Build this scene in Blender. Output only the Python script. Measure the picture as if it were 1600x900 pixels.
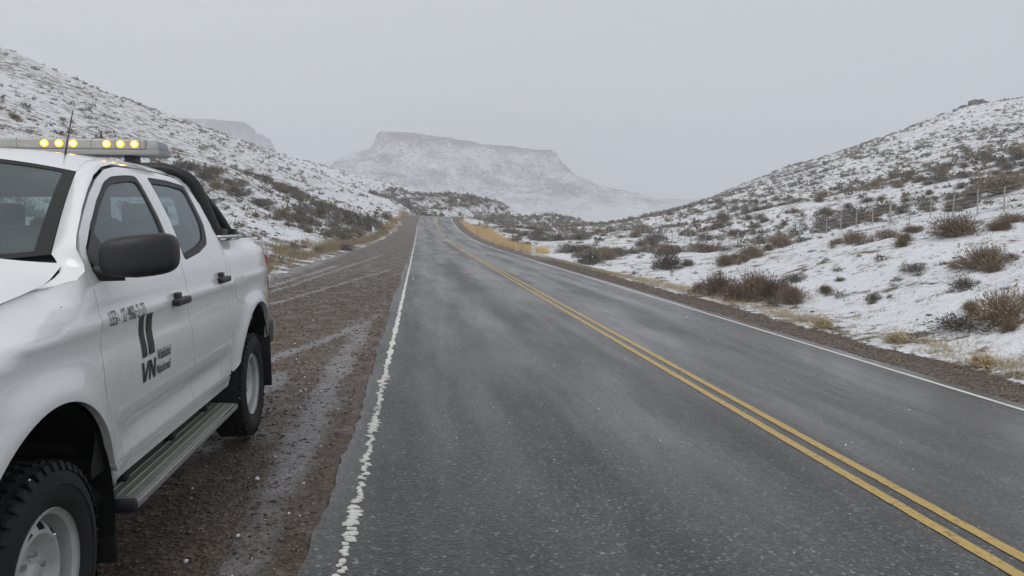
import bpy, bmesh, math, random
import numpy as np
from mathutils import Vector, Matrix
from mathutils.geometry import delaunay_2d_cdt

for o in list(bpy.data.objects):
    bpy.data.objects.remove(o)
scene = bpy.context.scene
COL = scene.collection
R = math.radians

# ---------------------------------------------------------------- camera
FOC = 1180.0                    # focal length in pixels of a 1600 px wide frame
YAW, PITCH = 7.005, 4.712       # degrees right of the road, degrees down
EYE = 1.56
cam_d = bpy.data.cameras.new('camera')
cam_d.sensor_fit = 'HORIZONTAL'; cam_d.sensor_width = 36.0
cam_d.lens = 36.0 * FOC / 1600.0
cam_d.clip_start = 0.05; cam_d.clip_end = 9000
cam = bpy.data.objects.new('camera', cam_d); COL.objects.link(cam)
cam.location = (0, 0, EYE)
cam.rotation_euler = (R(90 - PITCH), 0, R(-YAW))
scene.camera = cam
scene.render.resolution_x = 1024; scene.render.resolution_y = 576

# ---------------------------------------------------------------- sky, sun, exposure
SUN_EL, SUN_AZ = 48.0, 205.0
w = bpy.data.worlds.new('World'); scene.world = w; w.use_nodes = True
nt = w.node_tree; nt.nodes.clear()
wo = nt.nodes.new('ShaderNodeOutputWorld'); bg = nt.nodes.new('ShaderNodeBackground')
sky = nt.nodes.new('ShaderNodeTexSky'); sky.sky_type = 'NISHITA'; sky.sun_disc = False
sky.sun_elevation = R(SUN_EL); sky.sun_rotation = R(SUN_AZ)
sky.dust_density = 6.0; sky.air_density = 1.0
mixc = nt.nodes.new('ShaderNodeMix'); mixc.data_type = 'RGBA'
mixc.inputs[0].default_value = 0.93
nt.links.new(sky.outputs[0], mixc.inputs[6])
# an even snow-cloud deck, a little thinner and brighter towards the open valley on the left
tc = nt.nodes.new('ShaderNodeTexCoord'); dp = nt.nodes.new('ShaderNodeVectorMath'); dp.operation = 'DOT_PRODUCT'
dp.inputs[1].default_value = (-.80, .55, .0); nt.links.new(tc.outputs['Generated'], dp.inputs[0])
mr_ = nt.nodes.new('ShaderNodeMapRange'); nt.links.new(dp.outputs['Value'], mr_.inputs[0])
for i_, q_ in enumerate((-.4, .75, 0, 1)): mr_.inputs[i_ + 1].default_value = q_
deck = nt.nodes.new('ShaderNodeMix'); deck.data_type = 'RGBA'; nt.links.new(mr_.outputs[0], deck.inputs[0])
deck.inputs[6].default_value = (4.05, 4.25, 4.5, 1); deck.inputs[7].default_value = (4.85, 5.0, 5.2, 1)
nt.links.new(deck.outputs[2], mixc.inputs[7])
bg.inputs[1].default_value = 0.1
nt.links.new(mixc.outputs[2], bg.inputs[0]); nt.links.new(bg.outputs[0], wo.inputs[0])

sd = bpy.data.lights.new('sun', 'SUN'); sd.energy = 0.9; sd.angle = R(40); sd.color = (1, .97, .93)
so = bpy.data.objects.new('sun', sd); COL.objects.link(so)
_el, _az = R(SUN_EL), R(SUN_AZ)
_dir = Vector((math.sin(_az) * math.cos(_el), math.cos(_az) * math.cos(_el), math.sin(_el)))
so.rotation_euler = _dir.to_track_quat('Z', 'Y').to_euler()
vs = scene.view_settings
vs.view_transform = 'Standard'; vs.look = 'None'; vs.exposure = 0.52; vs.gamma = 1.0; vs.use_curve_mapping = False
scene.render.engine = 'CYCLES'
scene.cycles.volume_bounces = 1
scene.cycles.transparent_max_bounces = 24

# ---------------------------------------------------------------- helpers
rng = np.random.default_rng(7)
random.seed(7)

def tag(o, label=None, cat=None, group=None, kind=None):
    if label: o['label'] = label
    if cat: o['category'] = cat
    if group: o['group'] = group
    if kind: o['kind'] = kind
    return o

def mesh_np(name, V, F, mat=None, parent=None, smooth=False, mats=None, midx=None):
    """V (n,3) array, F list/array of faces (all same length when array)"""
    me = bpy.data.meshes.new(name)
    V = np.asarray(V, dtype=np.float32)
    if isinstance(F, np.ndarray):
        k = F.shape[1]; n = F.shape[0]
        me.vertices.add(len(V)); me.vertices.foreach_set('co', V.ravel())
        me.loops.add(n * k); me.loops.foreach_set('vertex_index', F.astype(np.int32).ravel())
        me.polygons.add(n); me.polygons.foreach_set('loop_start', np.arange(0, n * k, k, dtype=np.int32))
        me.polygons.foreach_set('loop_total', np.full(n, k, dtype=np.int32))
        me.update(calc_edges=True); me.validate()
    else:
        me.from_pydata([tuple(map(float, v)) for v in V], [], [tuple(f) for f in F]); me.update()
    if smooth:
        me.polygons.foreach_set('use_smooth', np.ones(len(me.polygons), dtype=bool))
    if mats:
        for m in mats: me.materials.append(m)
        if midx is not None: me.polygons.foreach_set('material_index', np.asarray(midx, dtype=np.int32))
    elif mat: me.materials.append(mat)
    o = bpy.data.objects.new(name, me); COL.objects.link(o)
    if parent: o.parent = parent
    return o

def link_mesh(name, me, parent=None):
    o = bpy.data.objects.new(name, me); COL.objects.link(o)
    if parent: o.parent = parent
    return o

def empty(name, loc=(0, 0, 0), rz=0, parent=None):
    o = bpy.data.objects.new(name, None); COL.objects.link(o)
    o.location = loc; o.rotation_euler = (0, 0, rz); o.empty_display_size = .3
    if parent: o.parent = parent
    return o

def grid_faces(nr, nc):
    i = np.arange((nr - 1) * (nc - 1)); r = i // (nc - 1); c = i % (nc - 1); a = r * nc + c
    return np.stack([a, a + 1, a + nc + 1, a + nc], 1)

# value noise -------------------------------------------------------
def _hash(ix, iy, s):
    n = (ix.astype(np.int64) * 374761393 + iy.astype(np.int64) * 668265263 + s * 974634777) & 0x7fffffff
    n = ((n ^ (n >> 13)) * 1274126177) & 0x7fffffff
    n = n ^ (n >> 16)
    return (n & 0xffff) / 65535.0
def vnoise(x, y, s=0):
    ix = np.floor(x); iy = np.floor(y); fx = x - ix; fy = y - iy
    fx = fx * fx * (3 - 2 * fx); fy = fy * fy * (3 - 2 * fy)
    a = _hash(ix, iy, s); b = _hash(ix + 1, iy, s); c = _hash(ix, iy + 1, s); d = _hash(ix + 1, iy + 1, s)
    return (a + (b - a) * fx) * (1 - fy) + (c + (d - c) * fx) * fy
def fbm(x, y, s=0, o=4):
    t = 0; a = .5; n = 0
    for k in range(o):
        t = t + a * vnoise(x, y, s + k * 17); n += a; x = x * 2.03 + 3.1; y = y * 2.03 + 7.7; a *= .5
    return t / n * 2 - 1
def sstep(a, b, x):
    t = np.clip((x - a) / (b - a), 0, 1); return t * t * (3 - 2 * t)

# materials ---------------------------------------------------------
class NT:
    def __init__(s, name):
        s.m = bpy.data.materials.new(name); s.m.use_nodes = True
        s.t = s.m.node_tree; s.t.nodes.clear()
        s.out = s.n('OutputMaterial')
    def n(s, typ, **kw):
        nd = s.t.nodes.new('ShaderNode' + typ)
        for k, v in kw.items(): setattr(nd, k, v)
        return nd
    def l(s, a, b): s.t.links.new(a, b)
    def val(s, sock, v):
        if hasattr(v, 'links') or hasattr(v, 'is_linked'): s.l(v, sock)
        else: sock.default_value = v
    def coord(s, kind='Object'): return s.n('TexCoord').outputs[kind]
    def pos(s): return s.n('NewGeometry').outputs['Position']
    def mapv(s, vec, scale=(1, 1, 1), rot=(0, 0, 0)):
        m = s.n('Mapping'); s.l(vec, m.inputs[0]); m.inputs['Scale'].default_value = scale; m.inputs['Rotation'].default_value = rot
        return m.outputs[0]
    def noise(s, vec, scale, detail=4, rough=.55, out=0, dist=0):
        n = s.n('TexNoise'); s.l(vec, n.inputs['Vector']); n.inputs['Scale'].default_value = scale
        n.inputs['Detail'].default_value = detail; n.inputs['Roughness'].default_value = rough
        n.inputs['Distortion'].default_value = dist
        return n.outputs[out]
    def voro(s, vec, scale, out='Distance', feature='F1'):
        n = s.n('TexVoronoi', feature=feature); s.l(vec, n.inputs['Vector']); n.inputs['Scale'].default_value = scale
        return n.outputs[out]
    def ramp(s, fac, stops, interp='LINEAR'):
        r = s.n('ValToRGB'); s.l(fac, r.inputs[0]); cr = r.color_ramp; cr.interpolation = interp
        while len(cr.elements) < len(stops): cr.elements.new(.5)
        for e, (p, c) in zip(cr.elements, stops):
            e.position = p; e.color = (c, c, c, 1) if not hasattr(c, '__len__') else (*c, 1)
        return r.outputs[0]
    def mix(s, fac, a, b, blend='MIX'):
        m = s.n('Mix', data_type='RGBA', blend_type=blend)
        s.val(m.inputs[0], fac)
        for k, v in ((6, a), (7, b)):
            if hasattr(v, 'is_linked'): s.l(v, m.inputs[k])
            else: m.inputs[k].default_value = (*v, 1)
        return m.outputs[2]
    def math(s, op, a, b=None, clamp=False):
        m = s.n('Math', operation=op, use_clamp=clamp); s.val(m.inputs[0], a)
        if b is not None: s.val(m.inputs[1], b)
        return m.outputs[0]
    def mapr(s, v, a, b, c, d):
        m = s.n('MapRange'); s.l(v, m.inputs[0])
        for i, q in enumerate((a, b, c, d)): m.inputs[i + 1].default_value = q
        return m.outputs[0]
    def attr(s, name, out='Fac'):
        a = s.n('Attribute'); a.attribute_name = name; return a.outputs[out]
    def bump(s, h, strength=.5, dist=.02, normal=None):
        b = s.n('Bump'); s.l(h, b.inputs['Height']); b.inputs['Strength'].default_value = strength; b.inputs['Distance'].default_value = dist
        if normal: s.l(normal, b.inputs['Normal'])
        return b.outputs[0]
    def bsdf(s, col=(.5, .5, .5), rough=.5, spec=.5, metal=0, normal=None, coat=0, **kw):
        b = s.n('BsdfPrincipled')
        if hasattr(col, 'is_linked'): s.l(col, b.inputs['Base Color'])
        else: b.inputs['Base Color'].default_value = (*col, 1)
        s.val(b.inputs['Roughness'], rough); s.val(b.inputs['Specular IOR Level'], spec); s.val(b.inputs['Metallic'], metal)
        b.inputs['Coat Weight'].default_value = coat
        b.inputs['Coat Roughness'].default_value = .06
        if normal: s.l(normal, b.inputs['Normal'])
        for k, v in kw.items(): s.val(b.inputs[k.replace('_', ' ')], v)
        s.l(b.outputs[0], s.out.inputs[0]); s.b = b
        return s.m

def simple(name, col, rough=.5, metal=0, spec=.5, nscale=None, namt=.15, coat=0, bump=0):
    t = NT(name)
    if nscale:
        n = t.noise(t.coord(), nscale, 4)
        c = t.mix(n, tuple(x * (1 - namt) for x in col), tuple(min(1, x * (1 + namt)) for x in col))
        nr = t.bump(n, bump, .01) if bump else None
        return t.bsdf(c, t.mapr(n, .2, .8, max(0, rough - .08), min(1, rough + .08)), spec, metal, nr, coat)
    return t.bsdf(col, rough, spec, metal, None, coat)

# ---------------------------------------------------------------- the lie of the land
# heights surveyed along the valley: x right of the eye, y along the road, z above the lay-by
PTS = [(-99.9,200,42.93),(-93.8,210,39.22),(-84.9,225,37.22),(-76.4,240,34.63),(-67.0,260,32.73),(-52.3,290,28.76),(-34.9,320,24.82),(-15.5,350,20.59),(-4.3,370,17.78),
(-60.3,120,20.37),(-50.0,120,15.94),(-35.8,100,10.49),(-26.8,95,9.38),(-18.2,70,5.1),(-24.6,120,8.63),(-18.2,110,5.4),(-24.1,170,10.28),(-17.7,190,9.8),(-10.9,140,4.19),(-6.7,150,3.15),(-6.5,230,7.81),(-2.8,235,6.01),
(-11.9,42,2.33),(-12.4,60,2.18),(-8.2,45,0.92),(-8.9,70,0.56),(-8.0,85,0.4),(-6.7,125,1.01),(-5.9,165,2.9),
(158.7,185,34.89),(148.4,190,33.2),(133.6,195,27.04),(121.8,200,22.36),(108.3,210,18.2),(93.2,220,12.1),(80.9,230,6.91),(68.3,240,2.13),
(43.0,52,4.79),(57.3,80,7.54),(51.2,85,5.57),(86.7,130,14.7),(39.5,75,3.07),(62.3,130,7.6),(44.7,110,2.31),(42.2,120,1.32),(38.8,130,-0.16),(82.3,100,13.66),
(26.9,31,2.35),(27.1,41,1.77),(27.0,49,0.89),(26.7,61,-0.55),(24.7,72,-1.1),(16.1,18.5,1.33),(15.4,20.5,1.2),(15.4,25,0.81),(15.6,29,0.31),(15.8,34,-0.65),(14.8,38,-0.96),(10.8,12.5,0.19),(11.6,16,0.13),(11.0,19,-0.28),
(18.9,90,-0.7),(18.3,110,-0.25),(21.6,85,-0.81),(19.7,66,-1.15),(11.9,62,-0.95),(43.1,190,0.7),(29.7,170,0.94),(14.7,120,0.62),(58.3,230,1.7),
(1.5,300,13.49),(11.5,300,14.29),(24.1,300,11.84),(36.9,300,9.62),(49.8,300,6.34),(-3.2,270,7.79),(27.5,260,5.24),(74.3,370,3.37),(89.6,380,3.11),
(-100,300,36),(-150,200,52),(-150,320,42),(-60,400,20),(-30,450,12),(0,450,8),(160,280,24),(210,185,38),(230,300,30),(100,300,5),(65,320,2),(120,420,3),(40,450,3),(200,450,10),(-150,450,30),
(-30,-25,8),(-60,-25,17),(-60,40,19),(-100,60,33),(-100,-25,30),(30,-25,5),(60,-25,12),(60,20,9),(100,20,18),(110,60,17),(130,120,22),(-150,80,48),(190,60,34),(200,120,37),
(-6,0,.35),(-6,15,.4),(-9,0,1.1),(-9,20,1.1),(-13,10,2.6),(-22,10,5.3),(-22,35,5.6),(-36,60,11),(16,0,2.0),(17,8,1.8),(11,0,.5),(26,10,3.0),(26,20,2.7)]
PTS = np.array(PTS, float)
def _tps(d2):
    return np.where(d2 > 1e-9, d2 * np.log(np.maximum(d2, 1e-9)), 0)
_S = 100.0
_xy = PTS[:, :2] / _S; _n = len(_xy)
_K = _tps(((_xy[:, None] - _xy[None]) ** 2).sum(-1)) + np.eye(_n) * 2e-4
_P = np.c_[np.ones(_n), _xy]
_A = np.block([[_K, _P], [_P.T, np.zeros((3, 3))]])
_sol = np.linalg.solve(_A, np.r_[PTS[:, 2], 0, 0, 0])
def hill(x, y):
    q = np.c_[np.ravel(x), np.ravel(y)] / _S
    out = np.empty(len(q))
    for i in range(0, len(q), 20000):
        c = q[i:i + 20000]
        out[i:i + 20000] = _tps(((c[:, None] - _xy[None]) ** 2).sum(-1)) @ _sol[:_n] + np.c_[np.ones(len(c)), c] @ _sol[_n:]
    return out.reshape(np.shape(x))

# road axis (the double yellow line) and its long section
_cy = np.array([-60, 0, 60, 100, 130, 160, 186, 210, 235, 260, 290, 330, 380, 450, 600.])
_cx = np.array([3.15, 3.15, 3.15, 3.15, 3.25, 3.6, 4.15, 6.0, 12, 22, 40, 62, 80, 92, 110.])
def smooth_interp(x, xs, ys, h):
    k = np.linspace(-1, 1, 9); wt = 1 - np.abs(k) * .85; wt /= wt.sum()
    return sum(wi * np.interp(x + ki * h, xs, ys) for wi, ki in zip(wt, k))
def road_x(y): return smooth_interp(np.asarray(y, float), _cy, _cx, 14)
_zy = np.array([-60, 60, 80, 100, 120, 140, 160, 175, 186, 194, 202, 215, 240, 280, 330, 380, 450, 600.])
_zz = np.array([0, 0, .08, .42, .95, 1.7, 2.65, 3.5, 4.05, 4.2, 4.15, 4.0, 3.95, 4.1, 3.8, 3.6, 3.2, 1.])
def road_dz(y): return smooth_interp(np.asarray(y, float), _zy, _zz, 7)
CROSS = 0.07
HAZE = .00075
def road_z(x, y):
    """surface of asphalt / lay-by gravel at a point"""
    y = np.asarray(y, float); off = np.asarray(x, float) - (road_x(y) - 3.15)
    fade = 1 - .45 * sstep(120, 200, y)
    z = -.02 - CROSS * fade * off - (1 - fade) * CROSS * 3.15
    flat = -.02 + CROSS * .55 - .02 * np.clip((-.55 - off) * 1.2, 0, 1) + 0 * off
    z = np.where(off < -.55, flat * fade, z)
    return z + road_dz(y)
def lat(x, y): return x - (road_x(y) - 3.15)

def ground(x, y):
    """height of the snowy terrain (without the road bed on top)"""
    x = np.asarray(x, float); y = np.asarray(y, float)
    h = hill(x, np.clip(y, -60, 470))
    far = sstep(380, 560, y); wide = sstep(230, 420, np.abs(x))
    h = h * (1 - far) + far * (-2 + 3 * fbm(x / 160, y / 160, 3, 3))
    rough = sstep(6, 30, np.abs(x - 5))
    h = h + fbm(x / 14, y / 14, 11, 4) * .55 * (.15 + rough) + fbm(x / 2.2, y / 2.2, 23, 3) * (.07 + .06 * rough) + fbm(x / 60, y / 60, 31, 3) * 1.6 * sstep(40, 120, np.hypot(x, y))
    h = h + np.maximum(0, fbm(x / .7, y / .7, 41, 2) - .1) * .10 * sstep(300, 60, y)
    o = lat(x, y)
    rz = road_z(np.clip(o, -7, 10) + (x - o), y)
    n = fbm(x / 1.6, y / 3.5, 5, 4) * .55 + fbm(x / .35, y / .5, 6, 2) * .16
    lay = -4.3 + .9 * sstep(30, 110, y)           # left rim of the gravel
    dl = lay - o + n                               # >0 out on the left
    dr = o - 8.15 + n * .55                        # >0 out on the right
    d = np.maximum(dl, dr)
    on = sstep(420, 520, y)
    below = rz - .14
    blend = sstep(0.0, 1.0, d / (3.2 + 7 * sstep(190, 230, y)))
    edge = rz - .05 + np.clip(d, -1, 1.2) * .13
    h2 = np.where(d < -.6, below, np.maximum(edge, below)) * (1 - blend) + h * blend
    return h2 * (1 - on) + h * on
# ---------------------------------------------------------------- terrain materials
def mat_snow(name, far=False):
    t = NT(name); p = t.pos(); bare = t.attr('bare')
    n1 = t.noise(p, .55, 6, .62); n2 = t.noise(p, 3.2, 5, .65); n3 = t.noise(p, 14, 3, .6)
    a = t.math('ADD', t.math('MULTIPLY', n1, .45), t.math('ADD', t.math('MULTIPLY', n2, .38), t.math('MULTIPLY', n3, .17)))
    thr = t.mapr(bare, 0, 1, .60, .42)
    d = t.math('SUBTRACT', a, thr)
    fac = t.mapr(d, -.015, .045, 0, 1)
    soilc = t.mix(t.noise(p, .9, 3), (.085, .070, .055), (.17, .14, .105))
    soilc = t.mix(t.mapr(t.noise(p, 9, 3), .45, .65, 0, 1), soilc, (.22, .185, .125))
    snowc = t.mix(t.noise(p, .35, 4), (.74, .76, .80), (.84, .855, .88))
    snowc = t.mix(t.mapr(t.noise(p, 22, 2), .50, .70, 0, .50), snowc, (.36, .35, .34))
    snowc = t.mix(t.mapr(t.noise(p, 6, 3), .50, .66, 0, .40), snowc, (.45, .44, .43))
    col = t.mix(fac, snowc, soilc)
    hgt = t.math('ADD', t.math('MULTIPLY', n2, .7), t.math('MULTIPLY', n3, .5))
    nr = t.bump(hgt, .9, .10)
    return t.bsdf(col, t.mapr(fac, 0, 1, .75, .9), .25, 0, nr)

def mat_gravel():
    t = NT('wet_gravel'); p = t.pos()
    v = t.voro(p, 42, 'Color'); vd = t.voro(p, 42, 'Distance')
    v2 = t.voro(p, 15, 'Color')
    base = t.mix(t.noise(p, 1.1, 4), (.055, .036, .024), (.13, .086, .058))
    st = t.ramp(v, [(0, (.025, .019, .015)), (.5, (.085, .062, .046)), (.8, (.16, .125, .095)), (1, (.30, .27, .24))])
    col = t.mix(.55, base, st)
    st2 = t.ramp(v2, [(0, .55), (.6, 1.0), (1, 1.6)])
    col = t.mix(.6, col, st2, 'MULTIPLY')
    # silt and slush lying in the wheel ruts: grey, worn where tyres ran
    sl = t.attr('slush')
    edge = t.math('ADD', sl, t.math('MULTIPLY', t.math('SUBTRACT', t.noise(p, 5, 5, .7), .5), .7))
    fac = t.mapr(edge, .42, .72, 0, 1)
    slc = t.ramp(t.noise(p, 30, 4, .7), [(.3, (.13, .125, .12)), (.55, (.25, .245, .25)), (.75, (.46, .46, .48))])
    col = t.mix(t.math('MULTIPLY', fac, .8), col, slc)
    n = t.noise(p, 60, 3)
    hg = t.math('ADD', t.math('MULTIPLY', vd, 1.0), t.math('MULTIPLY', n, .5))
    nr = t.bump(hg, .8, .012)
    nr = t.bump(t.noise(p, 4, 4), .5, .03, nr)
    return t.bsdf(col, t.mapr(t.noise(p, 2.2, 4), .35, .65, .38, .72), .45, 0, nr)

def mat_asphalt():
    t = NT('wet_asphalt'); p = t.pos()
    long = t.mapv(p, (1, .10, 1))
    v = t.voro(p, 62, 'Color'); vd = t.voro(p, 62, 'Distance')
    agg = t.ramp(v, [(0, (.010, .010, .009)), (.45, (.031, .030, .028)), (.8, (.078, .075, .070)), (1, (.33, .32, .30))])
    tone = t.mix(t.noise(long, 1.3, 5), (.70, .70, .71), (1.25, 1.24, 1.23))
    col = t.mix(1.0, agg, tone, 'MULTIPLY')
    pat = t.noise(p, .45, 5, .6)
    col = t.mix(t.mapr(pat, .42, .66, 0, .35), col, (.050, .049, .047))
    sp = t.n('SeparateXYZ'); t.l(p, sp.inputs[0])
    trk = t.math('COSINE', t.math('MULTIPLY', t.math('SUBTRACT', sp.outputs[0], .62), 3.93))          # wheel tracks polished by traffic
    wet = t.math('ADD', t.math('MULTIPLY', t.noise(t.mapv(p, (.9, .055, 1)), 1.0, 5, .6), .62), t.math('MULTIPLY', t.noise(t.mapv(p, (1, .22, 1)), 1.1, 6, .7), .38))
    wet = t.mapr(t.math('ADD', wet, t.math('MULTIPLY', trk, .026)), .41, .61, 0, 1)
    damp = t.mapr(t.noise(t.mapv(p, (1, .25, 1)), 2.4, 6, .72), .40, .64, 0, 1)
    col = t.mix(t.math('MULTIPLY', damp, .30), col, t.mix(1.0, col, (.42, .42, .43), 'MULTIPLY'))
    rough = t.mapr(wet, 0, 1, .44, .15)
    rough = t.math('ADD', rough, t.mapr(t.noise(p, 90, 2), .3, .7, -.04, .06))
    hg = t.math('ADD', vd, t.math('MULTIPLY', t.noise(p, 220, 2), .4))
    b = t.n('Bump'); t.l(hg, b.inputs['Height']); b.inputs['Distance'].default_value = .006
    t.l(t.mapr(wet, 0, 1, .45, .14), b.inputs['Strength'])
    nr = t.bump(t.noise(long, 2.0, 3), .25, .02, b.outputs[0])
    return t.bsdf(col, rough, .5, 0, nr)

def mat_paint(name, col, wear=.5):
    t = NT(name); p = t.pos()
    n = t.noise(p, 26, 5, .7); n2 = t.noise(p, 3.0, 4, .6); n3 = t.noise(p, 120, 2)
    a = t.math('ADD', t.math('MULTIPLY', n, .55), t.math('ADD', t.math('MULTIPLY', n2, .3), t.math('MULTIPLY', n3, .15)))
    f = t.mapr(a, wear, wear + .10, 0, .85)
    c = t.mix(t.mapr(n2, .3, .7, 0, 1), tuple(x * .82 for x in col), col)
    c = t.mix(f, c, (.05, .05, .05))
    return t.bsdf(c, .45, .5, 0, t.bump(n3, .4, .004))

def mat_mesa():
    t = NT('mesa_rock_and_snow'); p = t.pos()
    rock = t.attr('rock')
    hs = t.mapv(p, (.8, .8, 1.5))
    n1 = t.noise(hs, .19, 6, .70); n2 = t.noise(p, .022, 6, .68)
    a = t.math('ADD', t.math('MULTIPLY', n1, .65), t.math('MULTIPLY', n2, .35))
    fac = t.mapr(t.math('SUBTRACT', a, t.mapr(rock, 0, 1, .56, .34)), -.05, .12, 0, 1)
    col = t.mix(fac, (.76, .78, .81), (.14, .12, .105))
    return t.bsdf(col, .9, .2, 0, t.bump(n1, .8, 6))

M_SNOW = mat_snow('patchy_snow'); M_GRAVEL = mat_gravel(); M_ASPH = mat_asphalt()
M_WHITE = mat_paint('white_road_paint', (.74, .73, .68), .62)
M_YEL = mat_paint('yellow_road_paint', (.57, .385, .10), .515)
M_MESA = mat_mesa()

# ---------------------------------------------------------------- terrain sheet
def graded(segs):
    """list of (start, end, step_at_start, step_at_end)"""
    out = []
    for a, b, s0, s1 in segs:
        x = a
        while x < b - 1e-6:
            out.append(x); x += s0 + (s1 - s0) * (x - a) / (b - a)
    out.append(segs[-1][1])
    return np.array(out)
gx = graded([(-430, -120, 9, 2.2), (-120, -30, 2.0, .55), (-30, -2.5, .5, .22), (-2.5, 7.5, 1, .8), (7.5, 30, .17, .26), (30, 130, .35, 1.2), (130, 450, 1.6, 9)])
gy = graded([(-35, 4, 2, .4), (4, 45, .18, .30), (45, 120, .32, .8), (120, 260, .8, 1.2), (260, 460, 1.5, 3), (460, 760, 5, 14)])
GX, GY = np.meshgrid(gx, gy)
GZ = ground(GX, GY)
V = np.stack([GX, GY, GZ], -1).reshape(-1, 3)
terrain = mesh_np('terrain', V, grid_faces(len(gy), len(gx)), M_SNOW, smooth=True)
tag(terrain, kind='structure')
o_ = lat(GX, GY)
near_edge = np.maximum(sstep(-9.5, -4.0, o_) * (o_ < 0), sstep(10.6, 8.1, o_) * (o_ > 0))
bare = .28 + .22 * fbm(GX / 22, GY / 22, 77, 3)
bare = bare + .25 * sstep(-6, -30, GX) * sstep(20, 60, GY) * (1 - sstep(150, 260, GY)) - .02
bare = bare + .15 * sstep(28, 40, GX)
bare = bare + .48 * near_edge
valley = np.exp(-((GX - 22) / 16) ** 2) * sstep(50, 80, GY) * sstep(240, 140, GY)
bare = bare + .22 * valley
bank = sstep(9, 11, GX) * sstep(27, 22, GX) * sstep(45, 30, GY)
bare = bare + .03 * bank
bare = bare + .35 * np.exp(-((GX - 10) / 22) ** 2 - ((GY - 285) / 35) ** 2)
at = terrain.data.attributes.new('bare', 'FLOAT', 'POINT'); at.data.foreach_set('value', np.clip(bare, 0, 1).astype(np.float32).ravel())

# far floor of the valley out to the horizon
fx = np.linspace(-2300, 2300, 90); fy = np.linspace(440, 2350, 70)
FX, FY = np.meshgrid(fx, fy)
FZ = -5.5 + 5 * fbm(FX / 300, FY / 300, 9, 4) - 10 * sstep(700, 440, FY)
# ring of ground behind and beside
fl = mesh_np('plain', np.stack([FX, FY, FZ], -1).reshape(-1, 3), grid_faces(70, 90), M_SNOW, smooth=True)
tag(fl, kind='structure')
a_ = fl.data.attributes.new('bare', 'FLOAT', 'POINT'); a_.data.foreach_set('value', np.full(FX.size, .5, np.float32))
for nm, (x0, x1, y0, y1) in {'plain_left': (-2300, -425, -600, 450), 'plain_right': (440, 2300, -600, 450)}.items():
    qx = np.linspace(x0, x1, 40); qy = np.linspace(y0, y1, 24); QX, QY = np.meshgrid(qx, qy)
    inner = -425 if x0 < -400 else 445
    z0 = ground(np.full(QY.shape, -425. if x0 < -400 else 445.), QY)
    k = np.exp(-np.abs(QX - inner) / 300)
    QZ = z0 * k - 4 * (1 - k) + 8 * (1 - k) * fbm(QX / 200, QY / 200, 15, 3) - .5
    o = mesh_np('plain', np.stack([QX, QY, QZ], -1).reshape(-1, 3), grid_faces(24, 40), M_SNOW, smooth=True); tag(o, kind='structure')
    a_ = o.data.attributes.new('bare', 'FLOAT', 'POINT'); a_.data.foreach_set('value', np.full(QX.size, .4, np.float32))

# ---------------------------------------------------------------- mesas
def mesa(name, x0, x1, y0, y1, top, talus, cliff, ext, label_seed, nx=300, ny=200, tilt=0.0, lobes=22, front_noise=70, left=None):
    X = np.linspace(x0 - ext, x1 + ext, nx); Y = np.linspace(y0 - ext * 1.0, y1 + ext * .6, ny)
    X, Y = np.meshgrid(X, Y)
    nn = fbm(X / 190, Y / 190, label_seed, 4)
    cx = np.clip(X, x0, x1); cy = np.clip(Y, y0, y1)
    d = np.hypot(X - cx, Y - cy) + nn * front_noise * sstep(0, 120, y0 - Y + 60) * .9 + fbm(X / 45, Y / 45, label_seed + 5, 3) * lobes * .5
    inside = np.minimum(np.minimum(X - x0, x1 - X), np.minimum(Y - y0, y1 - Y))
    zt = top + tilt * (X - (x0 + x1) / 2) + 3.0 * fbm(X / 60, Y / 60, label_seed + 9, 3)
    td, tz = zip(*talus)
    zs = np.interp(d, td, tz) + fbm(X / 60, Y / 60, label_seed + 2, 4) * 5 * sstep(0, 60, d) + tilt * .5 * (cx - (x0 + x1) / 2) * np.exp(-d / 120)
    gully = np.abs(fbm(X / 40, Y / 150, label_seed + 4, 3)) * 9 * np.exp(-((d - 70) / 70) ** 2)
    zs = zs - gully
    if left:
        wl = sstep(x0 + 90, x0 - 60, X); zl = np.maximum(zs, left[0] - left[1] * d - .10 * np.maximum(d - 150, 0) - .22 * np.maximum(y0 - Y, 0)); zs = zs + (zl - zs) * wl
    k = sstep(cliff, -2, d)
    Z = zs * (1 - k) + zt * k
    Z = Z - 12 * sstep(ext * .8, ext, d)
    o = mesh_np(name, np.stack([X, Y, Z], -1).reshape(-1, 3), grid_faces(ny, nx), M_MESA, smooth=True)
    rock = np.exp(-((d - 2) / 8.0) ** 2) * .85 + .50 * sstep(0, 30, d) * sstep(420, 120, d) * (.7 + .9 * fbm(X / 30, Y / 30, label_seed + 7, 3)) + .06
    a = o.data.attributes.new('rock', 'FLOAT', 'POINT'); a.data.foreach_set('value', np.clip(rock, 0, 1).astype(np.float32).ravel())
    tag(o, kind='structure')
    return o
TAL = [(0, 150), (12, 134), (40, 108), (110, 76), (180, 52), (230, 40), (400, 17), (620, 4), (800, -4), (1400, -10)]
mesa('mesa', -72, 250, 1400, 1640, 160, TAL, 14, 760, 51, nx=420, ny=240, tilt=-.085, left=(152, .36))
mesa('mesa', -1050, -352, 1590, 1900, 219, [(0, 180), (20, 146), (60, 106), (140, 55), (300, 14), (500, -6), (900, -12)], 18, 420, 63, nx=180, ny=120, tilt=-.02, front_noise=20)
mesa('far_ridge', 520, 1500, 1950, 2150, 62, [(0, 55), (60, 46), (180, 26), (400, 6), (700, -8)], 40, 150, 71, nx=120, ny=60, tilt=-.03)

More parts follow.
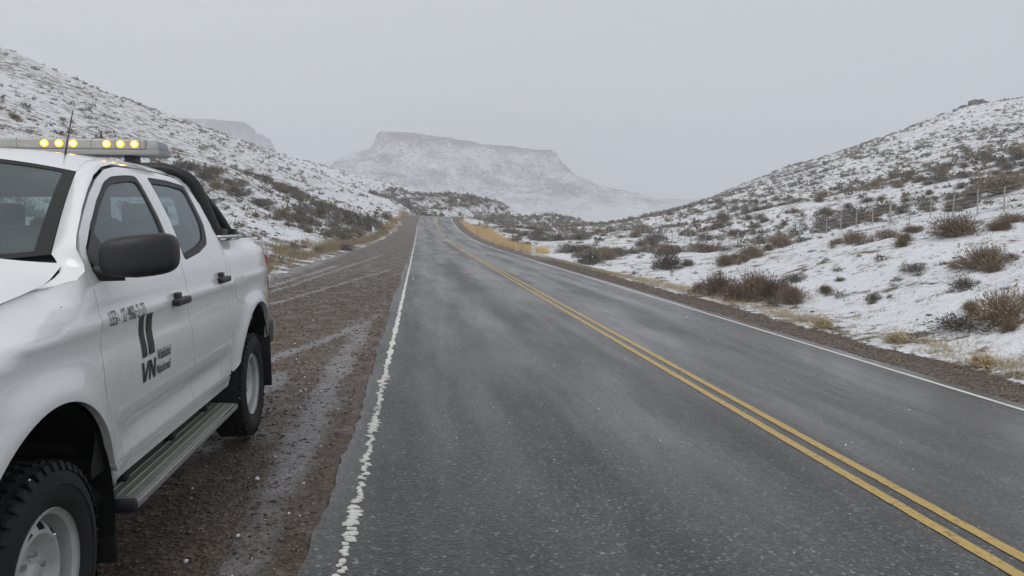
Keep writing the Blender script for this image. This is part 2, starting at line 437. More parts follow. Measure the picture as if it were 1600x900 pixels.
# ---------------------------------------------------------------- road bed
ry = graded([(-30, 0, 2, .5), (0, 40, .25, .5), (40, 220, .6, 1.5), (220, 450, 2, 4)])
def ribbon(name, lo, hi, ncol, mat, lift, parent=None, noise=None, ys=ry, attr=None):
    ys = np.asarray(ys); rows = []
    for i, t_ in enumerate(np.linspace(0, 1, ncol)):
        a = lo(ys) if callable(lo) else np.full(len(ys), lo); b = hi(ys) if callable(hi) else np.full(len(ys), hi)
        off = a + (b - a) * t_
        x = off + road_x(ys) - 3.15
        z = road_z(x, ys) + lift
        if noise: z = z + noise(x, ys)
        rows.append(np.stack([x, ys, z], -1))
    Vv = np.stack(rows, 1).reshape(-1, 3)
    return mesh_np(name, Vv, grid_faces(len(ys), ncol)[:, ::-1][:, ::-1], mat, parent, smooth=True)
edge_l = lambda y: -.545 + .03 * fbm(y / .45, y * 0 + 3, 2, 3) + .022 * fbm(y / .13, y * 0 + 4, 12, 3) + .05 * fbm(y / 4, y * 0 + 8, 4, 2)
edge_r = lambda y: 6.95 + .04 * fbm(y / .5, y * 0 + 5, 2, 3)
yr = graded([(-30, 1, 2, .1), (1, 14, .06, .10), (14, 60, .15, .5), (60, 220, .6, 1.5), (220, 450, 2, 4)])
road = ribbon('road', edge_l, edge_r, 24, M_ASPH, 0.0, ys=yr); tag(road, kind='structure')
# tarmac lip on the lay-by side
def lip():
    ys = yr; x = edge_l(ys); a = np.stack([x + road_x(ys) - 3.15, ys, road_z(x + .02 + road_x(ys) - 3.15, ys)], -1)
    b = a + np.array([-.03, 0, -.06])
    return np.stack([a, b], 1).reshape(-1, 3)
lipo = mesh_np('tarmac_edge', lip(), grid_faces(len(yr), 2), M_ASPH, road)

gn = lambda x, y: fbm(x / .9, y / 1.6, 61, 3) * .018 + fbm(x / .12, y / .12, 62, 2) * .008 - .016
gys = graded([(-20, 1, 1, .08), (1, 12, .06, .07), (12, 40, .09, .3), (40, 220, .5, 1.5), (220, 450, 2, 4)])
left_sh = ribbon('gravel_layby', -6.4, lambda y: edge_l(y) + .1, 70, M_GRAVEL, -.012, noise=gn, ys=gys)
# ease the last centimetres under the tarmac
tag(left_sh, kind='structure')
right_sh = ribbon('gravel_shoulder', lambda y: edge_r(y) - .1, 9.4, 12, M_GRAVEL, -.012, noise=lambda x, y: gn(x, y) * .7, ys=graded([(-20, 4, 1, .2), (4, 60, .2, .5), (60, 220, .6, 1.5), (220, 450, 2, 4)]))
tag(right_sh, kind='structure')
def slush_l(x, y):
    n = fbm(x / .8, y / 1.4, 91, 4) * .28
    a = np.exp(-((x - (-.80 - .010 * y)) / (.16 + .012 * y)) ** 2) * sstep(20, 11, y) * (.74 + .35 * fbm(x / .3, y / 1.1, 94, 3))      # silt along the tarmac
    b = 0
    for x0, y0, x1, y1, wd in ((-3.9, 10.6, -1.15, 27, .12), (-2.6, 6.6, -1.05, 11.6, .17), (-3.5, 19, -2.0, 42, .12), (-2.2, 6.9, -1.5, 7.6, .22), (-4.2, 15, -3.3, 30, .2)):
        t_ = np.clip(((x - x0) * (x1 - x0) + (y - y0) * (y1 - y0)) / ((x1 - x0) ** 2 + (y1 - y0) ** 2), 0, 1)
        b = np.maximum(b, np.exp(-((x - x0 - t_ * (x1 - x0)) / wd) ** 2 - ((y - y0 - t_ * (y1 - y0)) / 1.0) ** 2) * .9)
    c = sstep(-3.0, -4.6, x) * .75 * sstep(9, 14, y)
    return np.maximum(np.maximum(a, b), c) + n * .55
for ob, f in ((left_sh, slush_l), (right_sh, lambda x, y: .12 + .30 * fbm(x / .7, y / 2.5, 92, 4) + .1 * sstep(20, 80, y))):
    co = np.empty(len(ob.data.vertices) * 3, np.float32); ob.data.vertices.foreach_get('co', co); co = co.reshape(-1, 3)
    sl = f(co[:, 0], co[:, 1]); 
    a_ = ob.data.attributes.new('slush', 'FLOAT', 'POINT'); a_.data.foreach_set('value', np.clip(sl, 0, 1).astype(np.float32))

# ---------------------------------------------------------------- painted lines
def line_strip(name, off, wd, mat, ys, lift=.004, ragged=.003):
    ys = np.asarray(ys)
    a = off - wd / 2 + ragged * fbm(ys / .12, ys * 0 + off, 5, 2) * 2
    b = off + wd / 2 + ragged * fbm(ys / .12, ys * 0 + off + 9, 6, 2) * 2
    cols = []
    for o in (a, b):
        x = o + road_x(ys) - 3.15
        cols.append(np.stack([x, ys, road_z(x, ys) + lift], -1))
    return mesh_np(name, np.stack(cols, 1).reshape(-1, 3), grid_faces(len(ys), 2), mat, road)
yl = graded([(-20, 1, 1, .1), (1, 25, .05, .1), (25, 80, .2, .6), (80, 220, .6, 1.2), (220, 450, 2, 4)])
line_strip('centre_line', 3.15 - .105, .095, M_YEL, yl)
line_strip('centre_line', 3.15 + .105, .095, M_YEL, yl)
line_strip('edge_line', 6.66, .095, M_WHITE, yl)
line_strip('edge_line', -.365, .056, M_WHITE, graded([(8.5, 30, .06, .15), (30, 80, .2, .6), (80, 220, .6, 1.2), (220, 450, 2, 4)]), ragged=.018)
# near part of the left line: lumps of thermoplastic
Vb, Fb = [], []
y = 1.6
while y < 9.2:
    wd = .018 * (1 + .8 * math.sin(y * 5.1) * math.sin(y * 1.7 + 1)) * random.uniform(.5, 1.3) + .008
    ln = random.uniform(.010, .026) * (1 + y * .02)
    if random.random() < .06 and y < 6: y += random.uniform(.03, .10)
    cx = -.365 + random.gauss(0, .011)
    n = 12; base = len(Vb)
    ring = []
    for k in range(n):
        a = 2 * math.pi * k / n; rr = random.uniform(.6, 1.25)
        ring.append((cx + math.cos(a) * wd * rr, y + math.sin(a) * ln * rr))
    for (px, py), lf in [(q, 0.001) for q in ring] + [((cx + (q[0] - cx) * .82, y + (q[1] - y) * .82), .009) for q in ring]:
        Vb.append((px, py, float(road_z(px, py)) + lf))
    for k in range(n): Fb.append((base + k, base + (k + 1) % n, base + n + (k + 1) % n, base + n + k))
    Fb.append(tuple(base + n + k for k in range(n)))
    y += ln * random.uniform(1.75, 2.9)
mesh_np('edge_line', Vb, Fb, M_WHITE, road)
# ---------------------------------------------------------------- pickup truck
def mat_carpaint():
    t = NT('white_car_paint'); p = t.coord()
    z = t.n('SeparateXYZ'); t.l(p, z.inputs[0])
    n = t.noise(p, 6, 5, .65); n2 = t.noise(p, 70, 3, .7)
    # road film thrown up from the wheels: a brown-grey veil that thins with height
    film = t.math('MULTIPLY', t.mapr(z.outputs[2], .5, 1.05, .42, .0), t.mapr(n, .35, .70, .6, 1.0))
    sx = t.n('SeparateXYZ'); t.l(p, sx.inputs[0])
    for au in (.52, 3.62):
        du = t.math('ABSOLUTE', t.math('SUBTRACT', sx.outputs[1], au)); dz = t.math('ABSOLUTE', t.math('SUBTRACT', sx.outputs[2], .55))
        rr = t.math('ADD', du, t.math('MULTIPLY', dz, .9))
        film = t.math('ADD', film, t.math('MULTIPLY', t.mapr(rr, .05, .55, .45, 0), t.mapr(t.noise(p, 28, 5, .75), .42, .62, 0, 1)))
    spk = t.mapr(n2, .62, .72, 0, .35)
    film = t.math('ADD', film, t.math('MULTIPLY', spk, t.mapr(z.outputs[2], .5, 1.0, 1, .0)), True)
    c = t.mix(film, (.83, .84, .845), (.38, .35, .30))
    return t.bsdf(c, t.mapr(film, 0, .6, .20, .6), .5, 0, None, .8)
def mat_glass(name, tint, rough=.0, refl=1.0):
    t = NT(name)
    tr = t.n('BsdfTransparent'); tr.inputs[0].default_value = (*tint, 1)
    gl = t.n('BsdfGlossy'); gl.inputs['Roughness'].default_value = rough; gl.inputs[0].default_value = (.9, .95, 1, 1)
    fr = t.n('Fresnel'); fr.inputs[0].default_value = 1.52
    mx = t.n('MixShader'); t.l(t.math('MULTIPLY', fr.outputs[0], refl, True), mx.inputs[0]); t.l(tr.outputs[0], mx.inputs[1]); t.l(gl.outputs[0], mx.inputs[2])
    # thin film of wet and dust on the pane
    df = t.n('BsdfDiffuse'); df.inputs[0].default_value = (.30, .36, .37, 1)
    m2 = t.n('MixShader'); t.l(t.mapr(t.noise(t.coord(), 5, 5), 0.3, .7, .18, .32), m2.inputs[0]); t.l(mx.outputs[0], m2.inputs[1]); t.l(df.outputs[0], m2.inputs[2])
    t.l(m2.outputs[0], t.out.inputs[0])
    return t.m
def mat_emit(name, col, s, base=(.8, .5, .1)):
    t = NT(name); t.bsdf(base, .3); t.b.inputs['Emission Color'].default_value = (*col, 1); t.b.inputs['Emission Strength'].default_value = s
    return t.m
M_CAR = mat_carpaint()
M_GLASS = mat_glass('tinted_glass', (.55, .66, .66)); M_WSGLASS = mat_glass('windscreen_glass', (.62, .72, .72))
M_BLACK = simple('black_plastic', (.018, .018, .020), .48, nscale=40, namt=.3, bump=.1)
M_TRIM = simple('window_rubber', (.012, .012, .013), .55)
M_DARK = simple('underbody_black', (.010, .010, .010), .8, nscale=12, namt=.4)
M_CABIN = simple('cabin_grey_trim', (.055, .058, .062), .75, nscale=30, namt=.2)
M_SEAT = simple('seat_grey_cloth', (.075, .080, .085), .9, nscale=60, namt=.25)
M_TYRE = simple('tyre_rubber', (.011, .011, .011), .78, nscale=25, namt=.5, bump=.15)
M_STEEL = simple('steel_wheel_silver', (.48, .48, .47), .42, .25, nscale=14, namt=.35)
M_ALU = simple('brushed_step_metal', (.30, .31, .27), .40, .45, nscale=30, namt=.3)
M_CHROME = simple('bright_metal', (.62, .63, .64), .25, .9)
M_LENS = simple('lamp_lens_grey', (.40, .40, .37), .25, nscale=9, namt=.25, coat=.5)
M_LBASE = simple('lightbar_base_grey', (.33, .335, .34), .45, nscale=9, namt=.1)
M_RED = simple('red_tail_lens', (.30, .012, .012), .2, coat=.5)
M_HEAD = mat_glass('headlamp_lens', (.85, .88, .9))
M_INK = simple('black_vinyl_print', (.022, .022, .024), .45)
M_AMBER = mat_emit('amber_lamp_lit', (1.0, .33, .015), 1.6)
M_AMBCORE = mat_emit('amber_lamp_core', (1.0, .66, .20), 5.0)
M_SNOWCAP = simple('fresh_snow', (.80, .82, .85), .8, nscale=30, namt=.08, bump=.3)

truck = empty('pickup_truck', (-2.12, 2.67, 0.0))
tag(truck, 'white double-cab pickup truck with amber roof light bar parked on the gravel lay-by', 'pickup truck')

_zp = np.array([.40, .50, .57, .65, .80, .95, 1.05, 1.15, 1.25, 1.33, 1.40, 1.50, 1.60, 1.70, 1.78, 1.84, 1.88, 1.92, 1.95])
_wp = np.array([.835, .858, .874, .886, .904, .917, .921, .917, .907, .893, .870, .832, .787, .735, .690, .645, .595, .50, .36])
_zd = np.linspace(.3, 2.0, 681); _wd = np.interp(_zd, _zp, _wp)
_k = np.hanning(33); _k /= _k.sum(); _wd = np.convolve(np.pad(_wd, 16, mode='edge'), _k, 'valid')
AXF, AXR, AXZ = -.05, 3.08, .385
ARF, ARR = (-.085, .44, .535), (3.075, .455, .545)
def Wd(u, z):
    u = np.asarray(u, float); z = np.asarray(z, float)
    x = np.interp(z, _zd, _wd)
    for (cu, cz, r), amp in ((ARF, .034), (ARR, .030)):
        d = np.hypot(u - cu, z - cz) - r
        x = x + amp * np.exp(-(np.maximum(d, 0) / .085) ** 2) * sstep(1.22, 1.0, z)
    # shoulder crease and lower scallop of the doors
    x = x + .010 * np.exp(-((z - 1.19) / .028) ** 2) - .010 * np.exp(-((z - 1.09) / .06) ** 2)
    x = x - .020 * np.exp(-((z - .70) / .055) ** 2) * sstep(.35, .8, u) * sstep(2.5, 2.1, u) + .010 * np.exp(-((z - .60) / .03) ** 2)
    x = x - .16 * np.clip((-.42 - u) / .5, 0, 2) ** 2
    x = x - .105 * np.clip((u - 3.25) / .8, 0, 2) ** 2
    # fender rolls over to meet the bonnet
    zt = hood_edge(u)
    x = x - .115 * sstep(zt - .13, zt + .012, z) * sstep(.31, .10, u)
    # bed side rolls over at the rail
    x = x - .05 * sstep(1.37, 1.455, z) * sstep(2.35, 2.42, u)
    return x
def hood_edge(u): return smooth_interp(np.asarray(u, float), np.array([-1.1, -.85, -.6, -.19, .05, .22, .32, .45, .6]), np.array([.96, 1.08, 1.20, 1.295, 1.325, 1.350, 1.40, 1.45, 1.47]), .05)

def smooth_loop(pts, per=.025, closed=True, it=1):
    """resample a polygon; corners with third value 1 stay sharp, others are rounded by Chaikin cutting"""
    P = [(p[0], p[1], (p[2] if len(p) > 2 else 0)) for p in pts]
    for _ in range(2):
        Q = []
        n = len(P)
        for i in range(n):
            a, b, c = P[i - 1], P[i], P[(i + 1) % n]
            if b[2]: Q.append(b)
            else:
                ka = min(.25, .022 / (math.hypot(b[0] - a[0], b[1] - a[1]) + 1e-9)); kc = min(.25, .022 / (math.hypot(b[0] - c[0], b[1] - c[1]) + 1e-9))
                Q.append((b[0] * (1 - ka) + a[0] * ka, b[1] * (1 - ka) + a[1] * ka, 0)); Q.append((b[0] * (1 - kc) + c[0] * kc, b[1] * (1 - kc) + c[1] * kc, 0))
        P = Q
    out = []
    for i in range(len(P)):
        a = np.array(P[i][:2]); b = np.array(P[(i + 1) % len(P)][:2]); n = max(1, int(np.hypot(*(b - a)) / per + .5))
        for k in range(n): out.append(a + (b - a) * k / n)
    return np.array(out)
def inside(poly, pts):
    x, y = pts[:, 0], pts[:, 1]; r = np.zeros(len(pts), bool)
    px, py = poly[:, 0], poly[:, 1]; j = len(poly) - 1
    for i in range(len(poly)):
        c = ((py[i] > y) != (py[j] > y)) & (x < (px[j] - px[i]) * (y - py[i]) / (py[j] - py[i] + 1e-12) + px[i]); r ^= c; j = i
    return r
def seg_dist(poly, pts):
    d = np.full(len(pts), 9.)
    for i in range(len(poly)):
        a = poly[i]; b = poly[(i + 1) % len(poly)]; ab = b - a
        t_ = np.clip(((pts - a) @ ab) / (ab @ ab + 1e-12), 0, 1); d = np.minimum(d, np.hypot(*(pts - a - t_[:, None] * ab).T))
    return d
def panel(name, outer, holes=(), mat=None, parent=None, off=0.0, side=1, grid=.04, flange=.03, fn=Wd, per=.025, mesh_only=False):
    """skin panel: outline in (u, z) triangulated on a grid, pushed out to the body surface, edges folded inwards"""
    loops = [smooth_loop(outer, per)] + [smooth_loop(h, per) for h in holes]
    o = loops[0]; lo = o.min(0); hi = o.max(0)
    g = np.stack(np.meshgrid(np.arange(lo[0] + grid / 2, hi[0], grid), np.arange(lo[1] + grid / 2, hi[1], grid)), -1).reshape(-1, 2)
    ok = inside(o, g)
    for h in loops[1:]: ok &= ~inside(h, g)
    g = g[ok]
    for l in loops: g = g[seg_dist(l, g) > grid * .4]
    pts = list(map(tuple, np.vstack(loops + [g]))); edges = []; b = 0
    for l in loops:
        n = len(l); edges += [(b + i, b + (i + 1) % n) for i in range(n)]; b += n
    res = delaunay_2d_cdt([Vector(p) for p in pts], edges, [], 0, 1e-5)
    v2 = np.array([tuple(v) for v in res[0]]); tri = np.array([list(f) for f in res[2]])
    c = v2[tri].mean(1); ok = inside(o, c)
    for h in loops[1:]: ok &= ~inside(h, c)
    tri = tri[ok]
    a_, b_, c_ = v2[tri[:, 0]], v2[tri[:, 1]], v2[tri[:, 2]]
    ar = (b_ - a_)[:, 0] * (c_ - a_)[:, 1] - (b_ - a_)[:, 1] * (c_ - a_)[:, 0]
    tri[ar < 0] = tri[ar < 0][:, ::-1]                     # counter-clockwise in (u,z): normal points to +x
    u, z = v2[:, 0], v2[:, 1]; x = fn(u, z) + off; e = 1e-3
    N = np.stack([np.ones_like(u), -(fn(u + e, z) - fn(u - e, z)) / (2 * e), -(fn(u, z + e) - fn(u, z - e)) / (2 * e)], 1)
    N /= np.linalg.norm(N, axis=1)[:, None]
    V = np.stack([x, u, z], 1); faces = [tuple(f) for f in tri]; nv = len(V)
    # boundary fold
    cnt = {}
    for f in tri:
        for i in range(3): cnt[(f[i], f[(i + 1) % 3])] = 1
    bd = [e_ for e_ in cnt if (e_[1], e_[0]) not in cnt]
    Vx, Nx = [V], [N]
    if flange:
        ids = {}
        for a, b in bd:
            for q in (a, b):
                if q not in ids: ids[q] = len(ids)
        arr = np.array(list(ids)); top = V[arr]; low = top - N[arr] * flange
        Vx += [top, low]; fnrm = np.zeros((len(arr), 3))
        for a, b in bd:
            dd = V[b] - V[a]; nn = np.cross(dd, N[a]); nn /= np.linalg.norm(nn) + 1e-9
            fnrm[ids[a]] += nn; fnrm[ids[b]] += nn
            k = len(arr); ia, ib = nv + ids[a], nv + ids[b]
            faces.append((ia, ia + k, ib + k, ib))
        fnrm /= np.linalg.norm(fnrm, axis=1)[:, None] + 1e-9
        Nx += [fnrm, fnrm]
    V = np.vstack(Vx); N = np.vstack(Nx)
    if side < 0:
        V[:, 0] *= -1; N[:, 0] *= -1; faces = [f[::-1] for f in faces]
    ob = mesh_np(name, V, faces, mat, parent, smooth=True)
    ob.data.normals_split_custom_set_from_vertices([tuple(n) for n in N])
    return ob

def patch(name, fnc, nu, nv, mat, parent, flip=False, mats=None, midx=None, double=0):
    a, b = np.meshgrid(np.linspace(0, 1, nu), np.linspace(0, 1, nv))
    V = np.stack(fnc(a, b), -1).reshape(-1, 3); F = grid_faces(nv, nu)
    if flip: F = F[:, ::-1]
    return mesh_np(name, V, F, mat, parent, smooth=True, mats=mats, midx=midx)

def arc(c, a0, a1, n=34, sharp_ends=True):
    cu, cz, r = c
    out = []
    for i in range(n + 1):
        a = R(a0 + (a1 - a0) * i / n); out.append((cu + r * math.cos(a), cz + r * math.sin(a), 1))
    return out

# bevelled box / rounded things
def rbox(name, size, loc, mat, parent=None, bev=.01, seg=2, rot=(0, 0, 0), taper=None):
    bm = bmesh.new(); bmesh.ops.create_cube(bm, size=1)
    for v in bm.verts:
        v.co.x *= size[0]; v.co.y *= size[1]; v.co.z *= size[2]
        if taper and v.co.z > 0: v.co.x *= taper[0]; v.co.y *= taper[1]
    if bev: bmesh.ops.bevel(bm, geom=list(bm.edges), offset=bev, segments=seg, profile=.7, affect='EDGES')
    me = bpy.data.meshes.new(name); bm.to_mesh(me); bm.free()
    me.polygons.foreach_set('use_smooth', np.ones(len(me.polygons), bool))
    me.materials.append(mat)
    me.set_sharp_from_angle(angle=R(50))
    o = link_mesh(name, me, parent); o.location = loc; o.rotation_euler = rot
    return o
def tube(name, path, r, mat, parent=None, n=10, closed=False, flat=None):
    """tube along a 3D path; r scalar or list; flat=(rx,ry) elliptical"""
    P = [Vector(p) for p in path]; m = len(P); V = []; F = []
    rr = r if hasattr(r, '__len__') else [r] * m
    up0 = None
    for i in range(m):
        t_ = (P[(i + 1) % m] - P[i - 1]) if (closed or 0 < i < m - 1) else (P[1] - P[0] if i == 0 else P[-1] - P[-2])
        t_.normalize()
        if up0 is None: up0 = Vector((0, 0, 1)) if abs(t_.z) < .9 else Vector((0, 1, 0))
        s = t_.cross(up0).normalized(); up = s.cross(t_).normalized(); up0 = up
        for k in range(n):
            a = 2 * math.pi * k / n
            ra, rb = (flat if flat else (rr[i], rr[i]))
            V.append(P[i] + s * math.cos(a) * ra + up * math.sin(a) * rb)
    for i in range(m if closed else m - 1):
        for k in range(n):
            a = i * n + k; b = i * n + (k + 1) % n; c = ((i + 1) % m) * n
            F.append((a, b, c + (k + 1) % n, c + k))
    if not closed:
        F.append(tuple(range(n))[::-1]); F.append(tuple((m - 1) * n + k for k in range(n)))
    o = mesh_np(name, [tuple(v) for v in V], F, mat, parent, smooth=True)
    o.data.set_sharp_from_angle(angle=R(60))
    return o
def lathe_x(name, prof, mat, parent=None, n=64, holes=None):
    """profile of (radius, x) spun about the x axis; holes(i,k) -> True drops that cell"""
    m = len(prof); V = []; F = []
    for r_, x in prof:
        for k in range(n):
            a = 2 * math.pi * k / n; V.append((x, r_ * math.cos(a), r_ * math.sin(a)))
    for i in range(m - 1):
        for k in range(n):
            if holes and holes(i, k): continue
            F.append((i * n + k, i * n + (k + 1) % n, (i + 1) * n + (k + 1) % n, (i + 1) * n + k))
    o = mesh_np(name, V, F, mat, parent, smooth=True)
    o.data.set_sharp_from_angle(angle=R(38))
    return o

# ---- outlines on the body side, (u back from the front axle, z up; third 1 = sharp corner)
def arch_pts(c, a0, a1): return arc(c, a0, a1)
FEND = ([(-.86, .60, 1), (-.86, 1.05), (-.6, 1.19, 1), (-.35, 1.255, 1), (-.19, 1.292, 1), (.05, 1.325, 1), (.20, 1.345), (.27, 1.362, 1), (.335, 1.388, 1), (.352, 1.38, 1), (.350, 1.20, 1), (.352, .95, 1), (.40, .78, 1), (.455, .58, 1)]
        + arch_pts(ARF, 17, 163)[0:])
FDOOR = [(.462, .585, 1), (.408, .78, 1), (.360, .95, 1), (.357, 1.20, 1), (.360, 1.42, 1), (.378, 1.475), (.44, 1.535, 1), (.58, 1.615, 1), (.75, 1.700, 1), (.93, 1.773), (1.10, 1.822), (1.30, 1.850), (1.545, 1.858, 1), (1.50, 1.60, 1), (1.452, 1.38, 1), (1.452, 1.12, 1), (1.50, .95), (1.56, .82), (1.60, .585, 1)]
FWIN = [(.355 + .035, 1.372), (.43, 1.475, 1), (.58, 1.570, 1), (.77, 1.668, 1), (.98, 1.758), (1.12, 1.792), (1.34, 1.812), (1.500, 1.818), (1.455, 1.60, 1), (1.405, 1.395), (1.20, 1.365, 1), (.62, 1.340)]
FGLS = [(.47, 1.405), (.60, 1.545, 1), (.78, 1.640, 1), (.98, 1.727), (1.12, 1.760), (1.34, 1.782), (1.455, 1.786), (1.415, 1.60, 1), (1.365, 1.425), (1.20, 1.398, 1), (.70, 1.378)]
RDOOR = [(1.607, .585, 1), (1.567, .82), (1.507, .95), (1.459, 1.12, 1), (1.459, 1.38, 1), (1.507, 1.60, 1), (1.552, 1.858, 1), (1.96, 1.862, 1), (2.20, 1.852), (2.36, 1.825), (2.385, 1.70), (2.355, 1.52, 1), (2.33, 1.40, 1), (2.315, 1.2, 1), (2.315, 1.06), (2.29, .90, 1), (2.22, .74, 1), (2.15, .585, 1)]
RWIN = [(1.60, 1.600, 1), (1.652, 1.822), (2.00, 1.824, 1), (2.285, 1.806), (2.255, 1.72, 1), (2.215, 1.56), (2.10, 1.452), (1.86, 1.406, 1), (1.540, 1.374)]
RGLS = [(1.625, 1.600, 1), (1.672, 1.792), (2.00, 1.792, 1), (2.225, 1.776), (2.195, 1.70, 1), (2.155, 1.565), (2.05, 1.480), (1.86, 1.440, 1), (1.575, 1.405)]
BED = ([(2.41, 1.452, 1), (3.30, 1.462, 1), (3.86, 1.462), (3.955, 1.40), (3.985, 1.20, 1), (3.985, .85), (3.94, .66, 1)] + arch_pts(ARR, 22, 160)
       + [(2.44, .60, 1), (2.41, .62, 1)])
CPIL = [(2.157, .585, 1), (2.227, .735, 1), (2.297, .90, 1), (2.322, 1.06), (2.322, 1.2, 1), (2.337, 1.40, 1), (2.362, 1.52, 1), (2.392, 1.70), (2.368, 1.825), (2.25, 1.855, 1), (2.30, 1.872, 1), (2.42, 1.845), (2.455, 1.70, 1), (2.43, 1.50, 1), (2.403, 1.45, 1), (2.403, .59, 1)]
SILL = [(.47, .515, 1), (.47, .578, 1), (2.40, .578, 1), (2.40, .515, 1)]

def door(side, front):
    nm = 'front_door' if front else 'rear_door'
    o = panel(nm, FDOOR if front else RDOOR, [FWIN if front else RWIN], M_CAR, truck, side=side, grid=.022 if side > 0 else .045)
    panel('window_trim', FWIN if front else RWIN, [FGLS if front else RGLS], M_TRIM, o, off=-.006, side=side, flange=.012)
    panel('window', FGLS if front else RGLS, [], M_GLASS, o, off=-.014, side=side, flange=0)
    # inner card below the glass
    card = [(.50, .60), (.48, 1.33), (1.40, 1.37), (1.40, .60)] if front else [(1.52, .60), (1.52, 1.36), (2.2, 1.42), (2.2, .80), (2.08, .60)]
    panel('door_card', card, [], M_CABIN, o, off=-.085, side=side, flange=0)
    # pull handle standing over a finger cup
    u0, z0 = (1.275, 1.187) if front else (2.165, 1.232)
    x0 = float(Wd(u0, z0))
    cup = [(u0 + .085 * math.cos(a), z0 - .004 + .056 * math.sin(a)) for a in np.linspace(0, 2 * math.pi, 14, endpoint=False)]
    panel('handle_cup', cup, [], M_CAR, o, off=.0015, side=side, flange=.004, grid=.02)
    h = rbox('handle', (.032, .215, .036), (side * (x0 + .016), u0, z0 - .002), M_BLACK, o, .013, 3)
    rbox('lock_barrel', (.028, .06, .05), (side * (x0 + .008), u0 - .045, z0 + .020), M_BLACK, o, .014, 3)
    return o
doors = {}
for s in (1, -1):
    panel('front_fender', FEND, [], M_CAR, truck, side=s)
    doors[s] = (door(s, True), door(s, False))
    bs = panel('bed_side', BED, [], M_CAR, truck, side=s)
    panel('cab_corner_panel', CPIL, [], M_CAR, truck, side=s)
    panel('sill', SILL, [], M_CAR, truck, side=s, off=.004)
    if s > 0:
        fl_ = [(2.49, 1.135), (2.475, 1.245), (2.70, 1.250), (2.80, 1.15), (2.74, 1.050), (2.56, 1.045)]
        panel('fuel_door', fl_, [], M_CAR, bs, off=.0035, side=s, flange=.006)
    # black inner skin so that shut lines read dark
    panel('inner_skin', [(.30, .60, 1), (.36, 1.0, 1), (.34, 1.36, 1), (2.45, 1.36, 1), (2.45, .60, 1)], [], M_DARK, truck, off=-.045, side=s, flange=0, grid=.08)
    panel('inner_skin', [(1.40, 1.36, 1), (1.46, 1.60, 1), (1.51, 1.84, 1), (1.585, 1.84, 1), (1.55, 1.60, 1), (1.52, 1.36, 1)], [], M_DARK, truck, off=-.028, side=s, flange=0, grid=.05)
    panel('inner_skin', [(2.25, 1.36, 1), (2.32, 1.55, 1), (2.33, 1.82, 1), (2.42, 1.82, 1), (2.43, 1.36, 1)], [], M_DARK, truck, off=-.03, side=s, flange=0, grid=.05)
    # wheel wells
    for (cu, cz, r), w_in in ((ARF, .42), (ARR, .42)):
        V, F = [], []; n = 28
        for k in range(n + 1):
            a = R(-12 + 204 * k / n)
            for rr, xx in ((r - .004, .90), (r + .012, .86), (r + .03, .50)):
                V.append((s * xx, cu + rr * math.cos(a), cz + rr * math.sin(a)))
        for k in range(n):
            for j in range(2): q = k * 3 + j; F.append((q, q + 1, q + 4, q + 3))
        c0 = len(V)
        V.append((s * .50, cu, cz)); F += [(c0, k * 3 + 2, k * 3 + 5) for k in range(n)]
        mesh_np('wheel_well', V, F, M_DARK, truck, smooth=True)

# ---- door print (flat vinyl on the driver's doors)
def on_skin(name, V2, F, mat, parent, off=.0035):
    V2 = np.asarray(V2, float); x = Wd(V2[:, 0], V2[:, 1]) + off
    return mesh_np(name, np.stack([x, V2[:, 0], V2[:, 1]], 1), F, mat, parent)
def quad_fill(poly, n=8):
    """quad a,b,c,d subdivided so that it hugs the door"""
    a, b, c, d = [np.array(p) for p in poly]; s = np.linspace(0, 1, n)
    V = [(a * (1 - t_) + b * t_) * (1 - q) + (d * (1 - t_) + c * t_) * q for q in s for t_ in s]
    return np.array(V), grid_faces(n, n)
fd = doors[1][0]
def quads(name, polys, mat=M_INK):
    V, F = [], []
    for p in polys:
        v, f = quad_fill(p); F += [tuple(int(i) + len(V) for i in q) for q in f]; V += list(v)
    return on_skin(name, V, F, mat, fd)
quads('road_emblem', [[(.760, .983), (.815, .985), (.795, 1.168), (.742, 1.168)], [(.838, .985), (.908, .987), (.900, 1.170), (.830, 1.170)]])
# the letters V and N
def stroke(x0, y0, x1, y1, w): return [(x0 - w / 2, y0), (x0 + w / 2, y0), (x1 + w / 2, y1), (x1 - w / 2, y1)]
zb, zt = .872, .962
quads('emblem_letters', [stroke(.788, zb, .760, zt, .022), stroke(.792, zb, .832, zt, .022), stroke(.852, zb, .852, zt, .020), stroke(.912, zb, .852, zt, .020), stroke(.912, zb, .912, zt, .020)])
def text_on_door(name, s, u0, z0, width, height, bold=0.0, thick=.0):
    cu = bpy.data.curves.new('t', 'FONT'); cu.body = s; cu.offset = bold; cu.resolution_u = 2
    ob = bpy.data.objects.new('t', cu); COL.objects.link(ob)
    bpy.context.view_layer.update()
    me = ob.to_mesh(); V = np.array([v.co[:2] for v in me.vertices]); F = [tuple(p.vertices) for p in me.polygons]
    ob.to_mesh_clear(); bpy.data.objects.remove(ob); bpy.data.curves.remove(cu)
    lo = V.min(0); hi = V.max(0); V = (V - lo) / (hi - lo)
    V2 = np.c_[u0 + V[:, 0] * width, z0 + V[:, 1] * height]
    return on_skin(name, V2, F, M_INK, fd)
